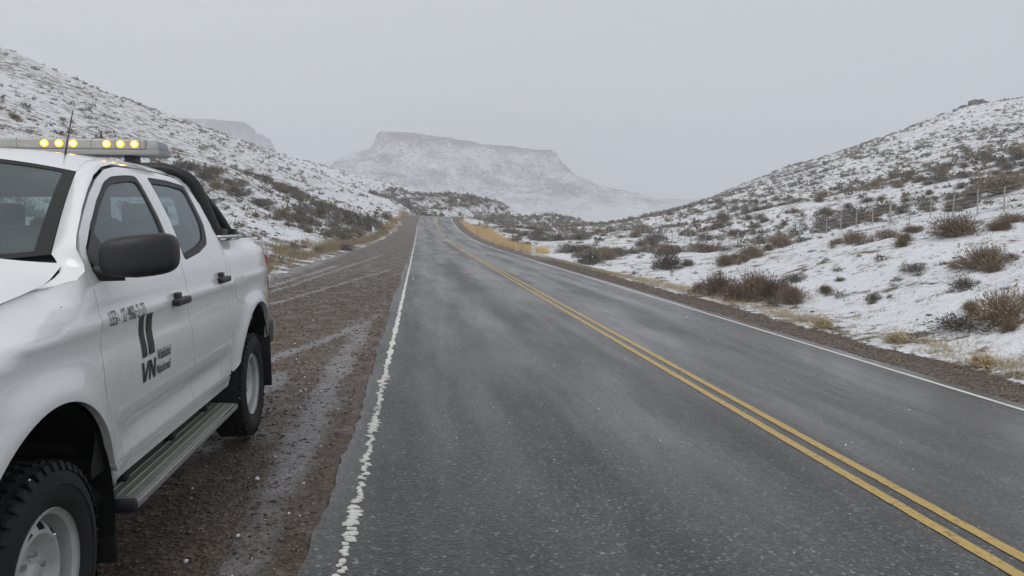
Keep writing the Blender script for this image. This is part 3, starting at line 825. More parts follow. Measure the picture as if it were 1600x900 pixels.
STROKES = {'L': [[(0, 1), (0, 0), (1, 0)]], 'E': [[(1, 1), (0, 1), (0, 0), (1, 0)], [(0, .5), (.8, .5)]], 'G': [[(1, .8), (.8, 1), (.2, 1), (0, .8), (0, .2), (.2, 0), (1, 0), (1, .45), (.6, .45)]],
           ':': [[(.4, .18), (.4, .32)], [(.4, .62), (.4, .76)]], '1': [[(.2, .8), (.6, 1), (.6, 0)]], '2': [[(0, .8), (.2, 1), (.8, 1), (1, .8), (1, .6), (0, 0), (1, 0)]], '-': [[(.15, .5), (.85, .5)]],
           'M': [[(0, 0), (0, 1), (.5, .45), (1, 1), (1, 0)]], 'A': [[(0, 0), (0, .75), (.5, 1), (1, .75), (1, 0)], [(0, .4), (1, .4)]], 'Q': [[(.2, 0), (0, .2), (0, .8), (.2, 1), (.8, 1), (1, .8), (1, .2), (.8, 0), (.2, 0)], [(.6, .25), (1.05, -.05)]],
           '3': [[(0, 1), (1, 1), (.45, .58), (1, .45), (1, .15), (.8, 0), (0, 0)]]}
def stencil(name, s, u0, z0, pitch, cw, h, th):
    V, F = [], []
    for i, ch in enumerate(s):
        for line in STROKES.get(ch, []):
            P = [np.array((u0 + i * pitch + x * cw, z0 + y * h)) for x, y in line]
            for p, q in zip(P[:-1], P[1:]):
                d = (q - p) / (np.hypot(*(q - p)) + 1e-9); nn = np.array((-d[1], d[0])) * th / 2; p = p - d * th * .45; q = q + d * th * .45
                m_ = 6; b0 = len(V)
                for e_ in range(m_ + 1):
                    w_ = p + (q - p) * e_ / m_; V += [w_ + nn, w_ - nn]
                F += [(b0 + 2 * e_, b0 + 2 * e_ + 1, b0 + 2 * e_ + 3, b0 + 2 * e_ + 2) for e_ in range(m_)]
    return on_skin(name, V, F, M_INK, fd)
stencil('fleet_number', 'LEG:', .425, 1.172, .0243, .0155, .050, .0052)
stencil('fleet_number', '12-MAQ-2-23', .425 + 5 * .0243, 1.172, .0243, .0155, .050, .0052)
text_on_door('emblem_text', 'Vialidad', .943, .941, .185, .050, .02)
text_on_door('emblem_text', 'Nacional', .943, .875, .190, .048, .02)

# ---- bonnet, cowl, front end
def hood_f(a, b):
    x = (a * 2 - 1) * .792; s_ = np.abs(x) / .792
    ur = .163 + .196 * s_ ** 2.2                       # back edge sweeps forward in the middle
    u = -.90 + (ur + .90) * b
    zc = np.interp(u, [-.9, -.7, -.4, -.1, .2, .4], [1.06, 1.20, 1.315, 1.400, 1.462, 1.47])
    ze = hood_edge(u) + .004
    bulge = .020 * np.exp(-((np.abs(x) - .42) / .14) ** 2)
    k = s_ ** 4.5
    return x, u, np.maximum(zc, ze) * (1 - k) + ze * k + bulge * (1 - s_ ** 6) * sstep(-.9, -.5, u)
patch('hood', hood_f, 41, 33, M_CAR, truck)
def cowl_f(a, b):
    x = (a * 2 - 1) * .775; s_ = np.abs(x) / .775
    u = .05 + .25 * s_ ** 2.5 + (.24 - .12 * s_ ** 2) * b
    return x, u, 1.385 + .035 * (1 - s_ ** 2) + .0 * b + .05 * b * s_ ** 2
patch('wiper_cowl', cowl_f, 21, 5, M_BLACK, truck)
rbox('front_bumper', (1.72, .30, .36), (0, -.90, .66), M_CAR, truck, .08, 4)
rbox('grille', (1.05, .08, .26), (0, -.905, .97), M_BLACK, truck, .03, 2)
for z_ in (.90, .96, 1.03): rbox('grille_bar', (.98, .03, .022), (0, -.955, z_), M_CHROME, truck, .008, 1)
for s in (1, -1):
    hl = rbox('headlight', (.34, .22, .20), (s * .68, -.80, .99), M_HEAD, truck, .05, 3)
    rbox('reflector', (.26, .10, .14), (s * .68, -.78, .99), M_CHROME, hl, .03, 2).matrix_parent_inverse = Matrix.Translation(-hl.location)

# ---- windscreen, pillars, roof
def ws_pt(a, b, push=0):
    x0 = .732 - .138 * b; x = (a * 2 - 1) * x0; s_ = np.abs(a * 2 - 1)
    u = (.175 + .215 * s_ ** 2.2) * (1 - b) + (.84 + .125 * s_ ** 2.2) * b
    z = (1.405 + .045 * s_ ** 2) * (1 - b) + (1.862 - .062 * s_ ** 2.2) * b + .020 * np.sin(b * math.pi)
    return x, u - push, z + push * .6
na, nb = 61, 25
aa, bb = np.meshgrid((np.linspace(0, 1, na)[:-1] + np.linspace(0, 1, na)[1:]) / 2, (np.linspace(0, 1, nb)[:-1] + np.linspace(0, 1, nb)[1:]) / 2)
frit = ((aa < .034) | (aa > .966) | (bb < .05) | (bb > .96)).ravel()
def ws_part(name, keep, mat, push):
    a, b = np.meshgrid(np.linspace(0, 1, na), np.linspace(0, 1, nb)); V = np.stack(ws_pt(a, b, push), -1).reshape(-1, 3)
    return mesh_np(name, V, grid_faces(nb, na)[keep], mat, truck, smooth=True)
wsg = ws_part('windshield', np.ones(len(frit), bool), M_WSGLASS, 0.0)
ws_fr = ws_part('windshield_border', frit, M_TRIM, .004); ws_fr.parent = wsg
# door shut line on the upper cab, shared by pillar and roof
GAP = np.array([(.345, 1.475), (.39, 1.515), (.45, 1.553), (.58, 1.630), (.75, 1.714), (.92, 1.785), (1.10, 1.834), (1.30, 1.862), (1.545, 1.870), (1.96, 1.874), (2.20, 1.866), (2.30, 1.862)])
gl_ = np.r_[0, np.cumsum(np.hypot(*np.diff(GAP, axis=0).T))]
def gap_at(t_): return np.interp(t_, gl_, GAP[:, 0]), np.interp(t_, gl_, GAP[:, 1])
tA = gl_[6] + .02
def pillar(s):
    n = 26; m = 7; V = []
    rows = [((.10, 1.332), (.792, .10, 1.336)), ((.20, 1.346), (.794, .20, 1.352)), ((.27, 1.362), (.795, .262, 1.368)), ((.336, 1.389), (.796, .310, 1.388)), ((.351, 1.412), (.782, .335, 1.408)), ((.349, 1.442), (.760, .362, 1.434))]
    rows = [(g_, p_) for g_, p_ in rows]
    for i in range(n):
        t_ = i / (n - 1); gu, gz = gap_at(t_ * tA)
        wx, wu, wz = [float(q) for q in ws_pt(np.array(1.0), np.array(t_))]
        rows.append(((float(gu), float(gz)), (wx + .004, wu - .004, wz + .003)))
    for i, ((gu, gz), wp) in enumerate(rows):
        gx_ = float(np.interp(gz, _zd, _wd)) if i > 3 else float(Wd(gu, gz))
        for j in range(m):
            k = j / (m - 1); P = np.array([gx_, gu, gz]) * (1 - k) + np.array(wp) * k
            bul = math.sin(k * math.pi) * .022 * min(1, max(0, i - 2) / 6); P += np.array([.6, -.35, .7]) * bul
            V.append((s * P[0], P[1], P[2]))
    F = grid_faces(len(rows), m)
    return mesh_np('windshield_pillar', V, F if s > 0 else F[:, ::-1], M_CAR, truck, smooth=True)
for s in (1, -1): pillar(s)
def roof_f(a, b, front=None):
    """a across (0 right .. 1 left), b front to back"""
    c = a * 2 - 1; s_ = np.abs(c)
    t_ = tA + (gl_[-1] + .10 - tA) * b
    gu = np.interp(t_, np.r_[gl_, gl_[-1] + .12], np.r_[GAP[:, 0], 2.42]); gz = np.interp(t_, np.r_[gl_, gl_[-1] + .12], np.r_[GAP[:, 1], 1.845])
    gx_ = np.interp(gz, _zd, _wd)
    fu = (.84 + .125 * s_ ** 2.2)                                   # front edge follows the glass
    uu = (fu + (2.42 - fu) * b) * (1 - s_ ** 8) + gu * s_ ** 8
    zc = np.interp(b, [0, .04, .12, .25, .45, .7, .9, 1], [1.866, 1.885, 1.910, 1.932, 1.945, 1.945, 1.930, 1.905])
    rr = (1 - s_ ** 2.6) ** .72
    z = gz + (zc - gz) * rr
    x = np.sign(c) * gx_ * s_ ** .93
    # front edge: along the glass, then out over the pillar head
    S0 = .86; q = np.clip(s_ / S0, 0, 1); k2 = np.clip((s_ - S0) / (1 - S0), 0, 1)
    ex, eu, ez = ws_pt(.5 + q / 2, np.ones_like(q)); g1, g2 = gap_at(tA); gxx = np.interp(g2, _zd, _wd)
    ex = (ex + .004) * (1 - k2) + gxx * k2; eu = (eu - .004) * (1 - k2) + g1 * k2; ez = (ez + .003) * (1 - k2) + g2 * k2
    bul = np.sin(k2 * math.pi) * .022; ex = ex + .6 * bul; eu = eu - .35 * bul; ez = ez + .7 * bul
    if front is not None:
        fx_, fu_, fz_0 = front
        wgt = (1 - b) ** 5
        return x + (np.sign(c) * ex - fx_) * wgt, uu + (eu - fu_) * wgt, z + (ez - fz_0) * wgt
    return x, uu, z
def roof_g(a, b): return roof_f(a, b, roof_f(a, np.zeros_like(b)))
roof = patch('roof', roof_g, 57, 49, M_CAR, truck, flip=False)
for s in (1, -1):                                                    # roof drip channels
    P = []
    for b in np.linspace(.05, .98, 24):
        x, u, z = [float(q) for q in roof_g(np.array(.5 + s * .43), np.array(b))]; P.append((x, u, z + .001))
    tube('roof_channel', P, .006, M_CAR, roof, 6)
def liner(a, b):
    x, u, z = roof_g(.04 + a * .92, .06 + b * .92); return x, u, z - .06
patch('headliner', liner, 21, 17, M_CABIN, truck)
# cab back with its window
def cabback(name, outer, holes, mat, off):
    loops = [smooth_loop(outer, .05)] + [smooth_loop(h, .05) for h in holes]
    pts = np.vstack(loops); edges = []; b = 0
    for l in loops: edges += [(b + i, b + (i + 1) % len(l)) for i in range(len(l))]; b += len(l)
    r_ = delaunay_2d_cdt([Vector(p) for p in pts], edges, [], 0, 1e-5); v = np.array([tuple(q) for q in r_[0]]); tri = np.array([list(f) for f in r_[2]])
    c = v[tri].mean(1); ok = inside(loops[0], c)
    for h in loops[1:]: ok &= ~inside(h, c)
    return mesh_np(name, np.stack([v[:, 0], np.interp(v[:, 1], [.6, 1.45, 1.92], [2.42, 2.44, 2.405]) + off, v[:, 1]], 1), tri[ok], mat, truck)
OB = [(-.86, .62, 1), (-.87, 1.2, 1), (-.85, 1.42, 1), (-.72, 1.70, 1), (-.60, 1.86), (0, 1.905, 1), (.60, 1.86), (.72, 1.70, 1), (.85, 1.42, 1), (.87, 1.2, 1), (.86, .62, 1)]
HB = [(-.62, 1.42), (-.56, 1.74), (.56, 1.74), (.62, 1.42)]
cabback('cab_rear_wall', OB, [HB], M_CAR, 0)
cabback('rear_window', HB, [], M_GLASS, .004)

# ---- cabin
rbox('dashboard', (1.42, .42, .34), (0, .50, 1.16), M_CABIN, truck, .07, 3)
sw_c = Vector((.37, .84, 1.22)); Pp = []
for k in range(28):
    a = 2 * math.pi * k / 28; Pp.append(sw_c + Vector((math.cos(a) * .185, math.sin(a) * .185 * .42, math.sin(a) * .185 * .9)))
swh = tube('steering_wheel', Pp, .017, M_BLACK, truck, 8, closed=True)
tube('spoke', [sw_c + Vector((-.18, 0, 0)), sw_c + Vector((0, -.02, -.02)), sw_c + Vector((.18, 0, 0))], .02, M_BLACK, swh, 6)
tube('steering_column', [sw_c, sw_c + Vector((0, -.30, -.12))], .03, M_BLACK, swh, 8)
for sx in (.38, -.38):
    st = rbox('front_seat', (.52, .50, .16), (sx, 1.12, .98), M_SEAT, truck, .06, 3)
    for nm, sz, lc, rt in (('backrest', (.50, .14, .60), (0, .30, .32), (R(-14), 0, 0)), ('headrest', (.29, .10, .20), (0, .40, .70), (R(-10), 0, 0))):
        rbox(nm, sz, lc, M_SEAT, st, .05, 3, rt, taper=(.86, 1))
rs = rbox('rear_bench', (1.34, .46, .16), (0, 1.98, 1.00), M_SEAT, truck, .06, 3)
rbox('backrest', (1.34, .14, .52), (0, .28, .30), M_SEAT, rs, .05, 3, (R(-12), 0, 0))
for sx in (.42, -.42): rbox('headrest', (.26, .09, .15), (sx, .34, .62), M_SEAT, rs, .04, 3, (R(-8), 0, 0))
rbox('floor_pan', (1.66, 1.99, .10), (0, 1.42, .62), M_DARK, truck, .02, 1)
rbox('chassis', (.86, 4.4, .22), (0, 1.55, .60), M_DARK, truck, .03, 1)
rbox('bulkhead', (1.55, .05, .70), (0, .42, 1.02), M_DARK, truck, .01, 1)
rbox('engine_bay_floor', (.96, 1.20, .10), (0, -.30, .80), M_DARK, truck, .02, 1)
mr = rbox('rear_view_mirror', (.24, .03, .07), (0, .90, 1.74), M_BLACK, truck, .02, 2)

# ---- load bed
rbox('bed_floor', (1.60, 1.50, .06), (0, 3.20, .80), M_DARK, truck, .01, 1)
for s in (1, -1):
    rbox('bed_inner_wall', (.03, 1.50, .62), (s * .79, 3.20, 1.13), M_CAR, truck, .008, 1)
    def rail(a, b, s=s):
        u = 2.412 + b * (3.93 - 2.412); x0 = Wd(u, np.full_like(u, 1.452)); x = x0 * (1 - a) + .775 * a
        return s * x, u, 1.455 + .012 * np.sin(a * math.pi) + 0 * a
    patch('bed_rail', rail, 6, 30, M_CAR, truck, flip=(s > 0))
tg = rbox('tailgate', (1.52, .07, .66), (0, 3.955, 1.12), M_CAR, truck, .025, 2)
rbox('bed_front_wall', (1.60, .04, .64), (0, 2.47, 1.12), M_CAR, truck, .01, 1)
bp = rbox('rear_bumper', (1.60, .17, .20), (0, 4.02, .66), M_BLACK, truck, .04, 3)
for s in (1, -1):
    tl = rbox('tail_light', (.085, .085, .36), (s * .795, 3.965, 1.14), M_RED, truck, .025, 3)
    rbox('bumper_corner', (.12, .30, .22), (s * .80, 3.90, .665), M_BLACK, truck, .05, 3)

# ---- sport bar behind the cab
sb = empty('sport_bar', (0, 0, 0), 0, truck)
def rr_path(pts, n=6):
    P = [np.array(p, float) for p in pts]; out = [P[0]]
    for i in range(1, len(P) - 1):
        a, b, c = P[i - 1], P[i], P[i + 1]; da = (a - b); dc = (c - b); la, lc = np.linalg.norm(da), np.linalg.norm(dc); r_ = min(.13, la * .45, lc * .45)
        p0 = b + da / la * r_; p1 = b + dc / lc * r_
        for k in range(n + 1):
            t_ = k / n; out.append((1 - t_) ** 2 * p0 + 2 * t_ * (1 - t_) * b + t_ ** 2 * p1)
    out.append(P[-1]); return [tuple(p) for p in out]
tube('hoop', rr_path([(.800, 2.56, 1.47), (.660, 2.50, 1.86), (.52, 2.485, 1.925), (-.52, 2.485, 1.925), (-.660, 2.50, 1.86), (-.800, 2.56, 1.47)]), .040, M_BLACK, sb, 12)
for s in (1, -1):
    tube('brace', rr_path([(s * .70, 2.53, 1.76), (s * .745, 2.68, 1.66), (s * .80, 2.86, 1.49)]), .036, M_BLACK, sb, 10)
    rbox('foot_plate', (.10, .50, .022), (s * .815, 2.71, 1.487), M_CHROME, sb, .006, 1)
    rbox('foot_block', (.075, .11, .05), (s * .805, 2.56, 1.515), M_BLACK, sb, .012, 2); rbox('foot_block', (.075, .09, .05), (s * .805, 2.86, 1.515), M_BLACK, sb, .012, 2)
    tube('side_rail', [(s * .80, 2.60, 1.53), (s * .80, 3.05, 1.505), (s * .80, 3.12, 1.475)], .014, M_BLACK, sb, 8)

# ---- roof light bar
lb = rbox('light_bar', (1.30, .22, .030), (-.04, 2.15, 1.990), M_LBASE, truck, .012, 2)
def lb_child(nm, sz, lc, mat, bev=.01, seg=2, **k):
    return rbox(nm, sz, lc, mat, lb, bev, seg, **k)
lb_child('lens', (1.14, .205, .062), (0, 0, .046), M_LENS, .014, 3)
for s in (1, -1): lb_child('end_cap', (.10, .20, .066), (s * .60, 0, .040), M_LBASE, .030, 4, taper=(.8, .85))
for k in range(9): lb_child('divider', (.005, .209, .063), (-.54 + k * .135, 0, .046), M_LBASE, .001, 1)
for s in (1, -1): lb_child('mounting_foot', (.05, .14, .06), (s * .46, 0, -.042), M_BLACK, .012, 2)
for k, xx in enumerate((.015, .095, .172, .356, .432, .510)):
    V, F = [], []; n = 20
    for rr_, yy in ((.0225, -.102), (.0215, -.107), (.012, -.110)):
        for q in range(n): a = 2 * math.pi * q / n; V.append((xx + rr_ * math.cos(a), yy, .046 + rr_ * .95 * math.sin(a)))
    for i in range(2):
        for q in range(n): F.append((i * n + q, i * n + (q + 1) % n, (i + 1) * n + (q + 1) % n, (i + 1) * n + q))
    m0 = len(F); F.append(tuple(2 * n + q for q in range(n)))
    mesh_np('lamp', V, F, None, lb, smooth=False, mats=[M_AMBER, M_AMBCORE], midx=[0] * m0 + [1])
tube('antenna', [(.430, 1.24, 1.880), (.430, 1.26, 1.93), (.428, 1.36, 2.13)], [.008, .004, .0025], M_BLACK, truck, 6)
# thin slush along the rear roof edge
# ---- mirrors
def superell(name, c, r_, e, mat, parent, n=28, m=18, fn=None):
    V = []
    for i in range(m + 1):
        ph = -math.pi / 2 + math.pi * i / m
        for k in range(n):
            th = 2 * math.pi * k / n
            sg = lambda v, p: math.copysign(abs(v) ** p, v)
            x = r_[0] * sg(math.cos(ph), e) * sg(math.cos(th), e); y_ = r_[1] * sg(math.cos(ph), e) * sg(math.sin(th), e); z = r_[2] * sg(math.sin(ph), e)
            if fn: x, y_, z = fn(x, y_, z)
            V.append((c[0] + x, c[1] + y_, c[2] + z))
    F = grid_faces(m + 1, n).tolist()
    F += [[i * n + n - 1, i * n, (i + 1) * n, (i + 1) * n + n - 1] for i in range(m)]
    return mesh_np(name, V, F, mat, parent, smooth=True)
for s in (1, -1):
    def shp(x, y_, z, s=s):
        q = x * s                                            # >0 outboard
        z2 = z * (1.0 + .04 * q / .15) - (.012 * (1 - q / .15) * (z > 0)) + .018 * max(0, q / .15) * (z < 0)
        y2 = y_ * (1 - .25 * max(0, q / .15)) + max(0, q) * .22
        return x, y2, z2
    mi = superell('wing_mirror', (s * 1.030, .45, 1.448), (.138, .080, .090), .50, M_BLACK, truck, fn=shp)
    tube('mirror_arm', [(s * .85, .44, 1.385), (s * .90, .44, 1.378), (s * .97, .46, 1.378)], .026, M_BLACK, mi, 10, flat=(.03, .035))
    rbox('mirror_face', (.22, .01, .12), (s * 1.035, .520, 1.447), M_CHROME, mi, .003, 1)
    panel('mirror_base', [(.395, 1.40), (.42, 1.462, 1), (.55, 1.545, 1), (.60, 1.43), (.60, 1.385)], [], M_BLACK, mi, off=.006, side=s, flange=.02)

# ---- running boards, mud flaps
for s in (1, -1):
    prof = [(.76, .432), (.930, .420), (.947, .408), (.945, .385), (.930, .375), (.905, .384), (.76, .392)]
    V, F = [], []
    for u in (.56, 2.30):
        for x, z in prof: V.append((s * x, u, z))
    n = len(prof)
    for k in range(n): F.append((k, (k + 1) % n, n + (k + 1) % n, n + k))
    st = mesh_np('running_board', V, F + [tuple(range(n))[::-1], tuple(n + k for k in range(n))], M_ALU, truck)
    rbox('edge_strip', (.016, 1.74, .030), (s * .943, 1.43, .405), M_CHROME, st, .006, 2)
    for k in range(3): rbox('tread_rib', (.012, 1.66, .006), (s * (.805 + k * .04), 1.43, .4315 - k * .0026), M_ALU, st, .002, 1)
    for u in (.80, 1.45, 2.08): rbox('bracket', (.40, .06, .05), (s * .62, u, .45), M_DARK, st, .008, 1)
    rbox('end_cap', (.20, .02, .058), (s * .845, .55, .404), M_BLACK, st, .006, 1)
    f1 = rbox('mud_flap', (.30, .018, .42), (s * .735, .475, .40), M_DARK, truck, .006, 1, (R(4), 0, 0))
    f2 = rbox('mud_flap', (.30, .018, .42), (s * .765, 3.60, .47), M_DARK, truck, .006, 1, (R(4), 0, 0))

# ---- wheels
tyre_prof = [(.215, .085), (.235, .108), (.27, .124), (.31, .128), (.345, .122), (.366, .106), (.374, .090), (.376, 0), (.374, -.090), (.366, -.106), (.345, -.122), (.31, -.128), (.27, -.124), (.235, -.108), (.215, -.085)]
def make_wheel(nm, s, u, steer=0.0):
    wh = empty(nm, (s * .768, u, AXZ), steer, truck)
    ty = lathe_x('tyre', [(r_, x * 1.0) for r_, x in tyre_prof], M_TYRE, wh, 72)
    V, F = [], []
    nb_ = 44
    for ring, (xc, wd, ph, dr) in enumerate(((.098, .040, 0, -.010), (.055, .030, .5, 0), (.012, .028, .0, 0), (-.030, .030, .5, 0), (-.072, .034, 0, 0))):
        for k in range(nb_):
            a0 = 2 * math.pi * (k + ph) / nb_; da = 2 * math.pi / nb_ * .33; b0 = len(V)
            for rr_ in (.366, .384 + dr):
                for (dx, daa) in ((-wd / 2, -da), (wd / 2, -da * .8), (wd / 2, da), (-wd / 2, da * .8)):
                    a = a0 + daa; V.append((xc + dx, rr_ * math.cos(a), rr_ * math.sin(a)))
            F += [(b0 + 4, b0 + 5, b0 + 6, b0 + 7), (b0, b0 + 1, b0 + 5, b0 + 4), (b0 + 1, b0 + 2, b0 + 6, b0 + 5), (b0 + 2, b0 + 3, b0 + 7, b0 + 6), (b0 + 3, b0, b0 + 4, b0 + 7)]
    # shoulder lugs reaching down the sidewall
    for k in range(nb_):
        a0 = 2 * math.pi * k / nb_; da = 2 * math.pi / nb_ * .28; b0 = len(V)
        for x_, rr_ in ((.119, .356), (.127, .352), (.116, .378), (.104, .382)):
            for daa in (-da, da): V.append((x_, rr_ * math.cos(a0 + daa), rr_ * math.sin(a0 + daa)))
        F += [(b0 + 2, b0 + 3, b0 + 5, b0 + 4), (b0 + 4, b0 + 5, b0 + 7, b0 + 6), (b0 + 2, b0 + 4, b0 + 6, b0), (b0 + 3, b0 + 1, b0 + 7, b0 + 5)]
    V = [(s * v[0], v[1], v[2]) for v in V]
    mesh_np('tread', V, F, M_TYRE, ty)
    lathe_x('sidewall_ring', [(.300, s * .1285), (.303, s * .1315), (.307, s * .1315), (.310, s * .1285)], M_TYRE, ty, 72)
    # pressed-steel rim: flange, barrel, dished disc with oval vents
    rim = lathe_x('rim', [(.222, s * .112), (.226, s * .104), (.216, s * .098), (.205, s * .092), (.200, s * .05), (.198, s * -.08)], M_STEEL, wh, 72)
    disc = [(.200, .030), (.192, .040), (.184, .052), (.170, .066), (.155, .074), (.143, .076), (.132, .070), (.118, .052), (.100, .038), (.088, .034), (.060, .034), (.052, .044), (.046, .062), (.040, .066), (.0005, .067)]
    lathe_x('wheel_disc', [(r_, s * x) for r_, x in disc], M_STEEL, rim, 96, holes=lambda i, k: i in (2, 3) and (k % 8) in (2, 3, 4, 5))
    lathe_x('brake_drum', [(.165, s * -.04), (.165, s * .01), (.15, s * .022), (.001, s * .022)], M_DARK, wh, 40)
    for k in range(6):
        a = 2 * math.pi * k / 6 + .2
        tube('lug_nut', [(s * .034, .075 * math.cos(a), .075 * math.sin(a)), (s * .060, .075 * math.cos(a), .075 * math.sin(a))], .011, M_CHROME, rim, 6)
    return wh
for s in (1, -1):
    make_wheel('front_wheel', s, AXF, 0.0)
    make_wheel('rear_wheel', s, AXR)
tube('axle', [(-.7, AXR, AXZ), (.7, AXR, AXZ)], .05, M_DARK, truck, 10)
tube('axle', [(-.7, AXF, AXZ + .02), (.7, AXF, AXZ + .02)], .04, M_DARK, truck, 10)
# ---------------------------------------------------------------- plants
def mat_plant(name, c0, c1, snow=.0):
    t = NT(name); p = t.pos(); oi = t.n('ObjectInfo')
    n = t.noise(p, 7, 3)
    c = t.mix(n, c0, c1)
    k = t.mapr(oi.outputs['Random'], 0, 1, .72, 1.3)
    m = t.n('Mix', data_type='RGBA', blend_type='MULTIPLY'); m.inputs[0].default_value = 1
    t.l(c, m.inputs[6]); cb = t.n('CombineColor'); [t.l(k, cb.inputs[i]) for i in range(3)]; t.l(cb.outputs[0], m.inputs[7])
    col = m.outputs[2]
    if snow:                                     # flakes caught on faces that look up
        g = t.n('NewGeometry'); s = t.n('SeparateXYZ'); t.l(g.outputs['Normal'], s.inputs[0])
        f = t.math('MULTIPLY', t.mapr(t.math('ABSOLUTE', s.outputs[2]), .45, .9, 0, 1), t.mapr(t.noise(p, 11, 3), .45, .60, 0, snow))
        col = t.mix(f, col, (.78, .80, .83))
    return t.bsdf(col, .85, .15)
M_GREEN = mat_plant('dark_shrub_leaves', (.066, .057, .042), (.19, .166, .125), .9)
M_BROWN = mat_plant('brown_shrub_twigs', (.105, .080, .054), (.30, .235, .165), .55)
M_RUST = mat_plant('reddish_shrub_twigs', (.115, .085, .066), (.29, .215, .170), .55)
M_STRAW = mat_plant('dry_straw', (.26, .205, .12), (.50, .42, .28), .35)
M_GOLD = mat_plant('golden_grass', (.42, .31, .17), (.66, .51, .31), .3)
M_STONE = simple('dark_stone', (.11, .10, .09), .8, nscale=6, namt=.4)

def rand_unit(n, g):
    v = g.normal(size=(n, 3)); return v / np.linalg.norm(v, axis=1)[:, None]
def leaf_cloud(n, g, size, flat=.62):
    """n leaf-clump triangles filling a lumpy unit dome (radius .5, height .5/flat)"""
    d = rand_unit(n, g); d[:, 2] = np.abs(d[:, 2])
    lump = 1 + .30 * np.sin(d[:, 0] * 5 + g.uniform(0, 6)) * np.sin(d[:, 1] * 5 + g.uniform(0, 6)) + .12 * np.sin(d[:, 0] * 13 + d[:, 2] * 9)
    r = (g.random(n) ** .45) * .5 * lump
    c = d * r[:, None]; c[:, 2] = c[:, 2] * 1.0
    a = rand_unit(n, g); b = np.cross(a, rand_unit(n, g)); b /= np.linalg.norm(b, axis=1)[:, None] + 1e-9
    a = a * .6 + d * .7
    s = size * g.uniform(.6, 1.5, n)[:, None]
    V = np.stack([c - b * s * .5, c + b * s * .5, c + a * s * 1.3], 1).reshape(-1, 3); V[:, 2] = np.maximum(V[:, 2], -.03)
    return V, np.arange(n * 3).reshape(-1, 3)
def twig_cloud(n, g, wd, spread=1.0, hmin=.35):
    """n bent twigs fanning up from the root, each two triangles"""
    th = g.uniform(0, 2 * np.pi, n); ph = np.abs(g.normal(0, .55 * spread, n)).clip(0, 1.45)
    L = g.uniform(hmin, .62, n) * (1 - .25 * ph / 1.45)
    d = np.stack([np.sin(ph) * np.cos(th), np.sin(ph) * np.sin(th), np.cos(ph)], 1)
    root = np.stack([g.normal(0, .10, n), g.normal(0, .10, n), np.zeros(n)], 1)
    mid = root + d * L[:, None] * .55 + np.array([0, 0, .02]); tip = root + d * L[:, None] + g.normal(0, .035, (n, 3)); tip[:, 2] += .03
    tip[:, :2] *= 1.05
    s = np.cross(d, rand_unit(n, g)); s /= np.linalg.norm(s, axis=1)[:, None] + 1e-9; s *= wd * g.uniform(.6, 1.4, n)[:, None]
    V = np.stack([root - s * .6, root + s * .6, mid - s, mid + s, tip], 1).reshape(-1, 3)
    q = np.arange(n)[:, None] * 5
    F = np.concatenate([q + np.array([[0, 1, 3]]), q + np.array([[0, 3, 2]]), q + np.array([[2, 3, 4]])])
    return V, F
def both(A, B):
    return np.vstack([A[0], B[0]]), np.vstack([A[1], B[1] + len(A[0])])
proto = {}
g0 = np.random.default_rng(3)
def mk(kind, lst, mat):
    ms = []
    for V, F in lst:
        o = mesh_np('p', V, F, mat); ms.append(o.data); bpy.data.objects.remove(o)
    proto[kind] = ms
mk('d', [both(leaf_cloud(2000, g0, .034), twig_cloud(160, g0, .004, 1.4)) for _ in range(5)], M_GREEN)
mk('b', [both(twig_cloud(650, g0, .0045, 1.7, .30), leaf_cloud(1300, g0, .030)) for _ in range(5)], M_BROWN)
mk('r', [both(twig_cloud(800, g0, .0045, 1.3, .34), leaf_cloud(800, g0, .030)) for _ in range(3)], M_RUST)
mk('g', [both(twig_cloud(320, g0, .008, 1.35, .3), leaf_cloud(200, g0, .06)) for _ in range(2)], M_STRAW)
NAMES = {'d': 'dark_shrub', 'b': 'brown_shrub', 'r': 'reddish_shrub', 'g': 'straw_tussock'}
HGT = {'d': .58, 'b': .60, 'r': .62, 'g': .58}
def plant(kind, x, y, w_, h_, i, label, cat='shrub', group=None):
    o = link_mesh(NAMES[kind], proto[kind][i % len(proto[kind])])
    o.location = (x, y, float(ground(np.array([x]), np.array([y]))[0]) - .03 * h_)
    o.scale = (w_, w_ * .95, h_ / HGT[kind]); o.rotation_euler = (0, 0, (i * 2.39) % 6.283)
    return tag(o, label, cat, group)

